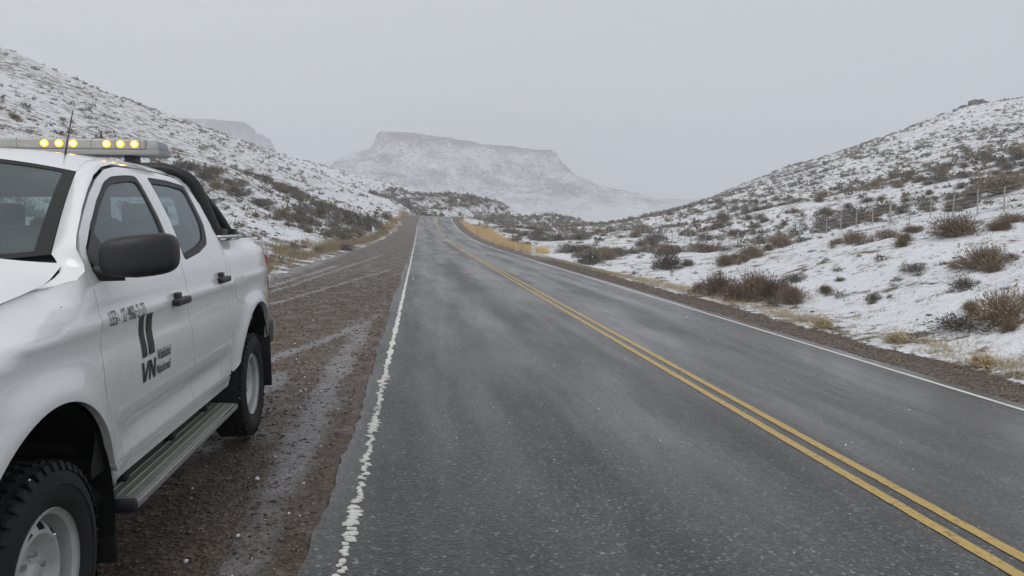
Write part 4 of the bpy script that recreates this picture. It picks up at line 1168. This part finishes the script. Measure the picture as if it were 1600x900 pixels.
SPEC = [
(10.3,12.18,1.19,.69,'b','round brown twiggy bush nearest the right edge, low on the snow bank'),
(13.38,16.5,1.40,.70,'b','tawny brown bush standing alone in the middle of the smooth snow bank'),
(15.79,20.71,1.8,.77,'b','wide brown bush on the crest of the snow bank, directly above the lone tawny bush'),
(34.31,41.17,3.94,1.2,'b','long brown bush behind the fence at the far right'),
(9.74,12.6,.96,.33,'d','low dark shrub left of the brown bush nearest the right edge'),
(9.73,20.94,1.52,.98,'r','tallest reddish twiggy bush at the foot of the snow bank beside the road'),
(9.1,22.16,1.53,.87,'r','reddish brown bush at the left end of the roadside thicket'),
(10.01,19.3,1.13,.6,'r','low rust coloured bush at the right end of the roadside thicket'),
(9.05,20.72,1.17,.66,'r','reddish bush in front of the thicket, closest to the road edge'),
(9.82,20.1,1.16,.80,'r','reddish bush just right of the tallest one in the thicket'),
(14.69,43.51,2.14,1.35,'d','big dark green bush on the snow left of the bank crest'),
(16.95,40.37,1.51,.83,'b','brown bush at the lower left end of the row below the fence'),
(19.37,42.23,2.09,1.04,'b','brown bush in the middle of the row below the fence'),
(22.04,44.05,2.21,.94,'b','brown bush at the upper right end of the row below the fence'),
(21.42,54.39,3.13,.81,'b','long low brown bush behind the big dark green bush'),
(8.48,14.99,.80,.26,'g','pale grassy tussock at the gravel rim below the clean snow bank'),
(8.64,12.72,.70,.22,'g','pale grassy tussock at the gravel rim, second from the right edge'),
(8.63,10.51,.75,.22,'g','pale grassy tussock at the gravel rim nearest the right edge'),
(21.93,36.1,1.64,.8,'b','olive brown bush below the fence, leftmost of three along the bank crest'),
(22.46,34.16,1.77,.57,'b','olive brown bush below the fence, middle of three along the bank crest'),
(23.38,33.58,1.24,.42,'b','small olive brown bush below the fence, rightmost of three along the crest'),
(34.46,61.15,2.19,1.09,'d','dark bush just behind the fence wires, left one of a pair'),
(35.95,58.65,3.45,1.19,'d','wide dark bush just behind the fence wires, right one of a pair'),
(12.95,18.45,.82,.27,'d','flat dark shrub left of the lone tawny bush'),
(11.76,15.08,.56,.30,'d','small dark shrub between the lone tawny bush and the nearest brown bush'),
(10.77,16.78,.45,.24,'d','small dark shrub low in the middle of the snow bank'),
(11.33,21.68,.63,.30,'d','small dark shrub on the snow right of the reddish thicket'),
(17.99,21.16,1.2,.38,'b','low brown shrub on the bank crest at the right edge'),
(38.36,44.76,3.06,.82,'b','brown bush behind the fence cut by the right edge'),
(17.15,107.83,3.02,1.13,'d','dark rounded bush behind the golden grass'),
(16.99,91.76,3.39,1.29,'d','dark bush right of the white marker post in the valley'),
(19.42,90.72,3.37,1.2,'d','dark bush in the valley, right neighbour of the one by the post'),
(15.18,77.22,2.72,1.09,'d','dark bush in the valley below its two dark neighbours'),
(11.86,51.72,2.11,.92,'d','grey-green bush on the road verge right of the marker post'),
(13.81,110.07,2.49,.86,'d','dark bush at the upper end of the golden grass'),
(-6.38,93.57,5.03,2.43,'d','largest dark green bush at the road end of the left thicket'),
(-8.63,91.67,4.14,2.23,'d','dark green bush second from the road in the left thicket'),
(-11.24,88.94,4.03,2.33,'d','dark green bush in the middle of the left thicket'),
(-5.96,137.48,2.62,1.43,'d','dark bush on the left verge beyond the thicket'),
(-12.81,85.24,3.13,1.49,'d','dark bush at the uphill end of the left thicket'),
(-9.1,83.57,3.2,1.45,'d','dark bush at the front foot of the left thicket'),
(-7.07,86.05,2.99,1.34,'d','dark bush at the front of the thicket beside the left marker post'),
(-10.72,75.16,2.63,1.31,'d','dark bush on the slope in front of the left thicket'),
(-4.74,49.19,1.45,.51,'d','flat dark shrub beside the gravel left of the road'),
(-7.66,33.44,.53,.47,'d','small round dark shrub just behind the truck bed'),
(12.05,284.1,5.41,2.95,'d','dark bush on the hill directly behind the end of the road'),
]
special_xy = np.array([s[:2] for s in SPEC])
for i, (x, y, w_, h_, k, lab) in enumerate(SPEC):
    plant(k, x, y, w_, h_, i, lab, 'tussock' if k == 'g' else 'shrub')

# scattered scrub: candidates by area, the 300 that show largest become single shrubs
def scatter(n, x0, x1, y0, y1, accept):
    x = rng.uniform(x0, x1, n); y = rng.uniform(y0, y1, n); k = rng.random(n) < accept(x, y)
    return np.stack([x[k], y[k]], 1)
clump = lambda x, y, s, sd: np.clip(.5 + 1.1 * fbm(x / s, y / s, sd, 4), 0, 1)
cand = []
def add(xy, wlo, whi, pb, hk=.45):
    n = len(xy); ww = wlo + (whi - wlo) * rng.random(n) ** 2.2
    cand.append(np.c_[xy, ww, ww * hk * rng.uniform(.75, 1.25, n), (rng.random(n) < pb)])
add(scatter(52000, 28, 175, 24, 260, lambda x, y: clump(x, y * .6, 7, 201) ** 1.2 * sstep(26, 31, x) * .50), .25, 1.30, .50)
add(scatter(17000, -120, -6, 24, 330, lambda x, y: clump(x, y, 9, 202) ** 1.6 * .75), .25, 1.25, .45)
add(scatter(620, -24, -5.5, 62, 122, lambda x, y: clump(x, y, 6, 203) ** 1.8 * sstep(-26, -18, x)), .7, 2.2, .22, .5)
add(scatter(4200, -14, 58, 212, 312, lambda x, y: clump(x, y, 8, 204) * .9), .7, 2.6, .35, .5)
add(scatter(3600, 9, 62, 52, 235, lambda x, y: clump(x, y, 8, 205) ** 1.5 * sstep(9, 12, lat(x, y))), .5, 2.3, .40, .42)
add(scatter(750, 9.3, 26, 5, 46, lambda x, y: clump(x, y, 3.5, 206) ** 2.2), .10, .5, .45, .42)
add(scatter(260, -13, -5.2, 14, 48, lambda x, y: clump(x, y, 4, 207) ** 1.6), .18, .8, .5, .45)
sat = []
for s_ in SPEC:                                    # ragged company round the bigger bushes
    if s_[0] > 8.8 and s_[1] < 60 and s_[4] != 'g':
        for _ in range(5):
            a = rng.uniform(0, 6.28); q = s_[2] * rng.uniform(.45, .95); sat.append((s_[0] + q * math.cos(a), s_[1] + q * math.sin(a), s_[2] * rng.uniform(.25, .5), s_[3] * rng.uniform(.25, .55), float(rng.random() < (.75 if s_[4] != 'd' else .25))))
C = np.vstack(cand)
C = C[(lat(C[:, 0], C[:, 1]) < -5.0) | (lat(C[:, 0], C[:, 1]) > 8.7)]
dmin = np.full(len(C), 9.)
for s_ in SPEC: dmin = np.minimum(dmin, np.hypot(C[:, 0] - s_[0], C[:, 1] - s_[1]) / (s_[2] * .55))
C = np.vstack([C[dmin > 1], np.array(sat)])
C = C[(lat(C[:, 0], C[:, 1]) < -5.0) | (lat(C[:, 0], C[:, 1]) > 8.7)]
CZ = ground(C[:, 0], C[:, 1])
# what the eye meets: inside the view cone and not behind a ridge
def in_view(x, y, z):
    a = R(YAW); xx = x * math.cos(a) - y * math.sin(a); yy = x * math.sin(a) + y * math.cos(a)
    return (yy > 2) & (np.abs(xx / np.maximum(yy, .1)) < .70)
vis = in_view(C[:, 0], C[:, 1], CZ)
for f in np.linspace(.08, .95, 26):
    gz = ground(C[:, 0] * f, C[:, 1] * f); ray = EYE + (CZ + C[:, 3] * .6 - EYE) * f
    vis &= ray > gz - .02
# hidden behind the truck
ang = C[:, 0] / C[:, 1]
vis &= ~((ang < -.30) & ((CZ - EYE) / np.hypot(C[:, 0], C[:, 1]) < .10))
size = np.where(vis, C[:, 2] * np.sqrt(C[:, 3]) / np.hypot(C[:, 0], C[:, 1]), 0)
single = np.zeros(len(C), bool)
for kk in (0, 1):
    idx = np.where((C[:, 4] == kk) & vis)[0]; idx = idx[np.argsort(-size[idx])][:255]; single[idx] = True
def place(x, y, z):
    """where a shrub stands, told by things one can find in the view"""
    a = R(YAW); p_ = (x * math.cos(a) - y * math.sin(a)) / (x * math.sin(a) + y * math.cos(a)) / .678      # -1 .. 1 across the view
    if x < 0:
        side_ = 'above truck cab' if p_ < -.66 else ('behind truck bed' if p_ < -.46 else ('by dark thicket' if p_ < -.25 else 'beside road'))
        return ('left skyline ' if y > 190 else ('middle of left slope ' if y > 110 else 'low left slope ')) + side_
    if y > 205: return 'far rise ' + ('left of road end' if p_ < -.16 else ('behind road end' if p_ < -.06 else 'right of road end'))
    if x > 27.5:
        up = 'above wire fence ' if y < 75 and x < 50 else ('right hill skyline ' if y > 150 else 'middle of right hill ')
        return up + ('on valley side' if p_ < .5 else ('in mid view' if p_ < .75 else 'towards right edge'))
    if y < 50: return 'snow bank ' + ('beside reddish thicket' if p_ < .55 else ('below lone tawny bush' if y < 16 else 'around lone tawny bush'))
    return 'hollow ' + ('beside golden grass' if p_ < .15 else ('below fence end' if p_ > .38 else 'between road and right hill'))
bins = {}
for j in np.where(single)[0]:
    x, y, w_, h_, kb = C[j]; k = 'b' if kb else 'd'
    small = 'low' if w_ < .8 else ('middling' if w_ < 1.35 else 'broad')
    bins.setdefault((k, small, place(x, y, CZ[j])), []).append(j)
for (k, small, wl), js in bins.items():
    look = f"{small} {'brown' if k == 'b' else 'dark'} shrub"
    grp = f"{small} {'brown' if k == 'b' else 'dark'} shrubs {wl}"
    ORD = ['leftmost', 'second', 'third', 'fourth', 'fifth', 'sixth', 'seventh', 'eighth', 'ninth', 'tenth', 'eleventh', 'twelfth', 'thirteenth']
    js = sorted(js, key=lambda q: C[q, 1]); nrow = (len(js) + 9) // 10; per_ = (len(js) + nrow - 1) // nrow
    for r_i in range(nrow):
        row = sorted(js[r_i * per_:(r_i + 1) * per_], key=lambda q: C[q, 0] / C[q, 1])
        rn = '' if nrow == 1 else ('nearest row, ' if r_i == 0 else ('farthest row, ' if r_i == nrow - 1 else f"{['', 'second', 'third', 'fourth', 'fifth'][min(r_i, 4)]} row, "))
        for q_i, j in enumerate(row):
            x, y, w_, h_, kb = C[j]
            if len(js) == 1: lab = look + ', ' + wl
            elif q_i == 0: lab = 'leftmost ' + look + ', ' + rn + wl
            elif q_i == len(row) - 1: lab = 'rightmost ' + look + ', ' + rn + wl
            else: lab = ORD[q_i] + ' ' + look + ' from left, ' + rn + wl
            plant(k, x, y, w_, h_, int(j), lab, 'shrub', grp if len(js) > 1 else None)
rest = C[~single & in_view(C[:, 0], C[:, 1], CZ)]; restz = CZ[~single & in_view(C[:, 0], C[:, 1], CZ)]
def scrub_mass(name, mat, sel, mk_v):
    A = rest[sel]; Z = restz[sel]; Vs, Fs = [], []; b = 0
    var = [mk_v() for _ in range(10)]
    for i, (x, y, w_, h_, _) in enumerate(A):
        V, F = var[i % 10]; a = i * 2.39; c, s = math.cos(a), math.sin(a)
        P = np.stack([(V[:, 0] * c - V[:, 1] * s) * w_ + x, (V[:, 0] * s + V[:, 1] * c) * w_ + y, V[:, 2] * h_ / .55 + Z[i] - .02], 1)
        Vs.append(P); Fs.append(F + b); b += len(V)
    o = mesh_np(name, np.vstack(Vs), np.vstack(Fs), mat); tag(o, kind='stuff'); return o
pass
near_ = np.hypot(rest[:, 0], rest[:, 1]) < 60; kb_ = rest[:, 4] == 1
scrub_mass('dark_scrub', M_GREEN, ~kb_ & ~near_, lambda: leaf_cloud(40, g0, .23)); scrub_mass('brown_scrub', M_BROWN, kb_ & ~near_, lambda: both(leaf_cloud(24, g0, .21), twig_cloud(12, g0, .026, 1.2)))
scrub_mass('dark_scrub', M_GREEN, ~kb_ & near_, lambda: leaf_cloud(360, g0, .07)); scrub_mass('brown_scrub', M_BROWN, kb_ & near_, lambda: both(leaf_cloud(200, g0, .06), twig_cloud(60, g0, .010, 1.4)))

# ---------------------------------------------------------------- dry grass
def blades(name, mat, xy, hlo, hhi, wd, lean=.35, zf=ground):
    n = len(xy); z = zf(xy[:, 0], xy[:, 1]); h = rng.uniform(hlo, hhi, n); a = rng.uniform(0, 2 * np.pi, n); l = rng.normal(0, lean, (n, 2)) * h[:, None]
    b = np.stack([xy[:, 0], xy[:, 1], z - .01], 1); s = np.stack([np.cos(a), np.sin(a), 0 * a], 1) * (wd * rng.uniform(.6, 1.4, n))[:, None]
    V = np.stack([b - s, b + s, b + np.c_[l, h]], 1).reshape(-1, 3)
    o = mesh_np(name, V, np.arange(3 * n).reshape(-1, 3), mat); return tag(o, kind='stuff')
def tufts(centres, per, rad):
    return (centres[:, None] + rng.normal(0, 1, (len(centres), per, 2)) * (rad if np.isscalar(rad) else rad[:, None, None])).reshape(-1, 2)
# golden strip right of the road
yy = rng.uniform(62, 165, 900); oo = 8.9 + rng.random(900) * (.8 + 1.3 * np.exp(-((yy - 90) / 40) ** 2)); c = np.c_[oo + road_x(yy) - 3.15, yy]
blades('golden_grass', M_GOLD, tufts(c, 26, .28), .35, .85, .022)
# pale fringe along both rims of the gravel
yy = rng.uniform(6, 75, 1500); k = rng.random(1500) < np.clip(.35 + 1.2 * fbm(yy / 3.5, yy * 0 + 2, 301, 3), .05, 1); yy = yy[k]
c = np.c_[8.55 + np.abs(rng.normal(0, .38, len(yy))) + road_x(yy) - 3.15, yy]
blades('pale_grass', M_STRAW, tufts(c, 24, .10), .06, .20, .0040, .6)
yy = rng.uniform(16, 130, 2000); k = rng.random(2000) < np.clip(.45 + 1.3 * fbm(yy / 6, yy * 0 + 2, 302, 3), .03, 1); yy = yy[k]
c = np.c_[-5.0 - np.abs(rng.normal(0, .75, len(yy))) + road_x(yy) - 3.15 + .8 * sstep(60, 110, yy), yy]
blades('pale_grass', M_STRAW, tufts(c, 26, .16), .15, .42, .010, .5)
yy = rng.uniform(100, 200, 260); c = np.c_[-4.6 - np.abs(rng.normal(0, .5, 260)) + road_x(yy) - 3.15, yy]
blades('golden_grass', M_GOLD, tufts(c, 20, .25), .3, .7, .022)
# thin stalks poking through the snow bank
c = scatter(2600, 9, 27, 6, 50, lambda x, y: clump(x, y, 2.6, 303) ** 2)
blades('snow_stalks', M_BROWN, tufts(c, 7, .05), .03, .14, .006, .6)
c = scatter(5200, -60, -5.5, 18, 120, lambda x, y: clump(x, y, 5, 304) ** 2)
blades('snow_stalks', M_BROWN, tufts(c, 7, .10), .06, .28, .016, .6)
c = scatter(9000, 28, 130, 26, 190, lambda x, y: clump(x, y, 7, 305) ** 1.6)
blades('snow_stalks', M_BROWN, tufts(c, 6, .16), .08, .30, .028, .6)

# ---------------------------------------------------------------- stones and gravel
def rocks(name, mat, P, S, flat=.6, kind='stuff', octa=False):
    bm = bmesh.new(); bmesh.ops.create_icosphere(bm, subdivisions=1, radius=1); base = np.array([v.co[:] for v in bm.verts]); tri = np.array([[v.index for v in f.verts] for f in bm.faces]); bm.free()
    if octa:
        base = np.array([(1, 0, 0), (0, 1, 0), (-1, 0, 0), (0, -1, 0), (.2, .1, 1), (0, 0, -1)], float); tri = np.array([(0, 1, 4), (1, 2, 4), (2, 3, 4), (3, 0, 4), (1, 0, 5), (2, 1, 5), (3, 2, 5), (0, 3, 5)])
    n = len(P); k = len(base)
    J = base[None] * rng.uniform(.65, 1.25, (n, k, 1)) * (S[:, None, None]); J[:, :, 2] *= flat * rng.uniform(.6, 1.2, (n, 1))
    a = rng.uniform(0, 6.28, n); c, s = np.cos(a)[:, None], np.sin(a)[:, None]; st = rng.uniform(.8, 1.35, (n, 1))
    X = J[:, :, 0] * st; Y = J[:, :, 1]; J = np.stack([X * c - Y * s, X * s + Y * c, J[:, :, 2]], -1) + P[:, None]
    F = (tri[None] + (np.arange(n) * k)[:, None, None]).reshape(-1, 3)
    return tag(mesh_np(name, J.reshape(-1, 3), F, mat, smooth=False), kind=kind)
def mat_pebble():
    t = NT('wet_pebbles'); p = t.pos(); v = t.voro(p, 9, 'Color')
    c = t.ramp(t.noise(p, 38, 1), [(.3, (.034, .024, .017)), (.48, (.085, .056, .039)), (.60, (.15, .108, .078)), (.75, (.33, .28, .23))])
    return t.bsdf(c, .38, .5)
M_PEB = mat_pebble()
n = 90000
y = 1.3 + (26 - 1.3) * rng.random(n) ** 2.3; x = rng.uniform(-4.6, -.58, n)
k = rng.random(n) < np.clip(1.05 - slush_l(x, y) * .75, .12, 1) * sstep(30, 9, y); x, y = x[k], y[k]
sz = (.0032 + .0115 * rng.random(len(x)) ** 5) * (1 + y / 13)
rocks('gravel', M_PEB, np.stack([x, y, road_z(x, y) - .012 + gn(x, y) + sz * .1], 1), sz, .6, octa=True)
n = 7000; y = 6 + 40 * rng.random(n) ** 1.6; o_r = rng.uniform(6.98, 8.5, n); sz = (.010 + .02 * rng.random(n) ** 2) * (1 + y / 40)
x = o_r + road_x(y) - 3.15
rocks('gravel', M_PEB, np.stack([x, y, road_z(x, y) - .010 + gn(x, y) * .7], 1), sz)
# stones through the snow
c = scatter(2400, 9.2, 27, 5, 50, lambda x, y: clump(x, y, 2.5, 306) ** 1.5)
rocks('stones', M_STONE, np.c_[c, ground(c[:, 0], c[:, 1])], .012 + .06 * rng.random(len(c)) ** 3)
c = scatter(3000, -40, -5.2, 12, 110, lambda x, y: clump(x, y, 4, 307) ** 1.5)
rocks('stones', M_STONE, np.c_[c, ground(c[:, 0], c[:, 1])], (.03 + .12 * rng.random(len(c)) ** 3) * (1 + c[:, 1] / 100))
c = scatter(4000, 28, 150, 26, 230, lambda x, y: clump(x, y, 7, 308) ** 1.5)
rocks('stones', M_STONE, np.c_[c, ground(c[:, 0], c[:, 1])], (.05 + .22 * rng.random(len(c)) ** 3) * (1 + c[:, 1] / 200))
# straw litter and slush crumbs dropped on the lay-by
c = np.c_[rng.uniform(-2.2, -.62, 150), 1.6 + 9 * rng.random(150) ** 1.5]
rocks('slush_crumbs', M_SNOWCAP, np.c_[c, road_z(c[:, 0], c[:, 1]) - .015], .004 + .011 * rng.random(150) ** 3, .8)
c = np.c_[rng.uniform(-3.3, -.75, 260), 1.5 + 12 * rng.random(260) ** 1.6]
blades('straw_litter', M_STRAW, c, .004, .02, .003, 2.6, lambda x, y: road_z(x, y) - .012 + gn(x, y) + .006)

# ---------------------------------------------------------------- wire fence along the right hillside
M_POST = simple('weathered_post_wood', (.36, .345, .325), .85, nscale=9, namt=.35)
M_WIRE = simple('galvanised_wire', (.34, .35, .36), .5, .6)
fy_ = np.arange(27.5, 118, 1.72)
def fence_x(y): return 27.0 + .35 * np.sin(y / 21.) - .9 * sstep(60, 110, y)
fence = empty('wire_fence', (27, 28, float(ground(np.array([27.]), np.array([28.]))[0])))
tag(fence, 'wire fence with wooden posts and thin droppers crossing the right snowy slope', 'fence')
def fpost(name, x, y, z, h, r_, n=6, lean=(0, 0)):
    V, F = [], []
    for zz, rr_ in ((-.25, r_), (h * .5, r_ * .96), (h, r_ * .88), (h + r_ * .25, r_ * .5)):
        for k in range(n): a = 2 * math.pi * k / n; V.append((x + rr_ * math.cos(a) + lean[0] * zz, y + rr_ * math.sin(a) + lean[1] * zz, z + zz))
    for i in range(3):
        for k in range(n): F.append((i * n + k, i * n + (k + 1) % n, (i + 1) * n + (k + 1) % n, (i + 1) * n + k))
    F.append(tuple(3 * n + k for k in range(n)))
    o = mesh_np(name, V, F, M_POST, fence); o.matrix_parent_inverse = Matrix.Translation(-fence.location); return o
fz_ = ground(fence_x(fy_), fy_)
for i, y in enumerate(fy_):
    x = float(fence_x(y)); z = float(fz_[i]); ln = (random.gauss(0, .02), random.gauss(0, .02))
    if i % 6 == 2: fpost('post', x, y, z, 1.32 + random.uniform(-.05, .06), .066, 8, ln)
    else: fpost('dropper', x + .02, y, z + .10, 1.12 + random.uniform(-.08, .05), .036, 5, ln)
for hgt in (.22, .45, .68, .91, 1.14):
    P = [(float(fence_x(y)), float(y), float(z) + hgt + .012 * math.sin(i * 1.9 + hgt * 9)) for i, (y, z) in enumerate(zip(fy_, fz_))]
    o = tube('wire', P, .009, M_WIRE, fence, 4); o.matrix_parent_inverse = Matrix.Translation(-fence.location)

# ---------------------------------------------------------------- roadside marker posts
M_MARK = simple('white_marker_post', (.70, .70, .68), .6, nscale=10, namt=.12)
M_REFL = simple('marker_reflector', (.35, .05, .03), .3)
def marker(x, y, h, label, legs):
    z = float(max(ground(np.array([x]), np.array([y]))[0], road_z(np.array([x]), np.array([y]))[0]))
    e = empty('marker_post', (x, y, z - .02)); tag(e, label, 'marker post', 'roadside marker posts')
    rbox('board', (.28, .035, h * .58), (0, 0, h * .71), M_MARK, e, .008, 1)
    for s in legs: rbox('leg', (.075, .06, h * .55 + .2), (s, .0, h * .22 - .06), M_MARK, e, .01, 1)
    rbox('reflector', (.09, .012, .06), (0, -.026, h * .86), M_REFL, e, .004, 1)
marker(8.05, 53, .90, 'white marker post at the right road edge by the golden grass', (-.08, .08))
marker(-5.3, 90, .95, 'white marker post on the left verge at the foot of the dark thicket', (-.08, .08))

# ---------------------------------------------------------------- falling snow
n = 1500
d = 2.2 + 26 * rng.random(n); a = R(YAW) + np.arctan(rng.uniform(-.75, .75, n)); zz = EYE + d * rng.uniform(-.45, -.03, n)
P = np.stack([d * np.sin(a), d * np.cos(a), zz], 1)
P = P[(P[:, 2] > .05 - .07 * np.maximum(0, P[:, 0])) & ~((P[:, 0] < -1.05) & (P[:, 0] > -3.2) & (P[:, 1] < 6.8) & (P[:, 2] < 2.05))]
rocks('falling_snow', M_SNOWCAP, P, .0012 + .0030 * rng.random(len(P)) ** 2, .8)

# ---------------------------------------------------------------- rock knob on the right ridge
kb = [(148.6 + dx, 190 + dy) for dx, dy in ((0, 0), (-2.2, .6), (2.0, -.4), (.6, 1.4), (-1.0, -1.2), (3.6, .5), (-3.8, .2))]
kz = ground(np.array([q[0] for q in kb]), np.array([q[1] for q in kb]))
knob = rocks('rock_outcrop', M_STONE, np.c_[np.array(kb), kz + np.array([.5, .1, .2, .2, 0, -.1, -.1])], np.array([1.7, 1.3, 1.5, 1.2, 1.3, 1.3, 1.1]), .7, kind=None)
tag(knob, 'dark rock outcrop standing on the skyline of the right hill', 'rock')
# ---------------------------------------------------------------- snowy air
t = NT('snow_haze')
pv = t.n('VolumePrincipled'); pv.inputs['Color'].default_value = (.93, .95, 1.0, 1); pv.inputs['Density'].default_value = HAZE
pv.inputs['Anisotropy'].default_value = 0.0
t.l(pv.outputs[0], t.out.inputs['Volume'])
x0, x1, y0, y1, z0, z1 = -2400, 2400, -700, 2450, -40, 262
V = [(x, y, z) for x in (x0, x1) for y in (y0, y1) for z in (z0, z1)]
hz = mesh_np('haze', V, [(0, 1, 3, 2), (4, 6, 7, 5), (0, 4, 5, 1), (2, 3, 7, 6), (0, 2, 6, 4), (1, 5, 7, 3)], t.m)
tag(hz, kind='stuff')
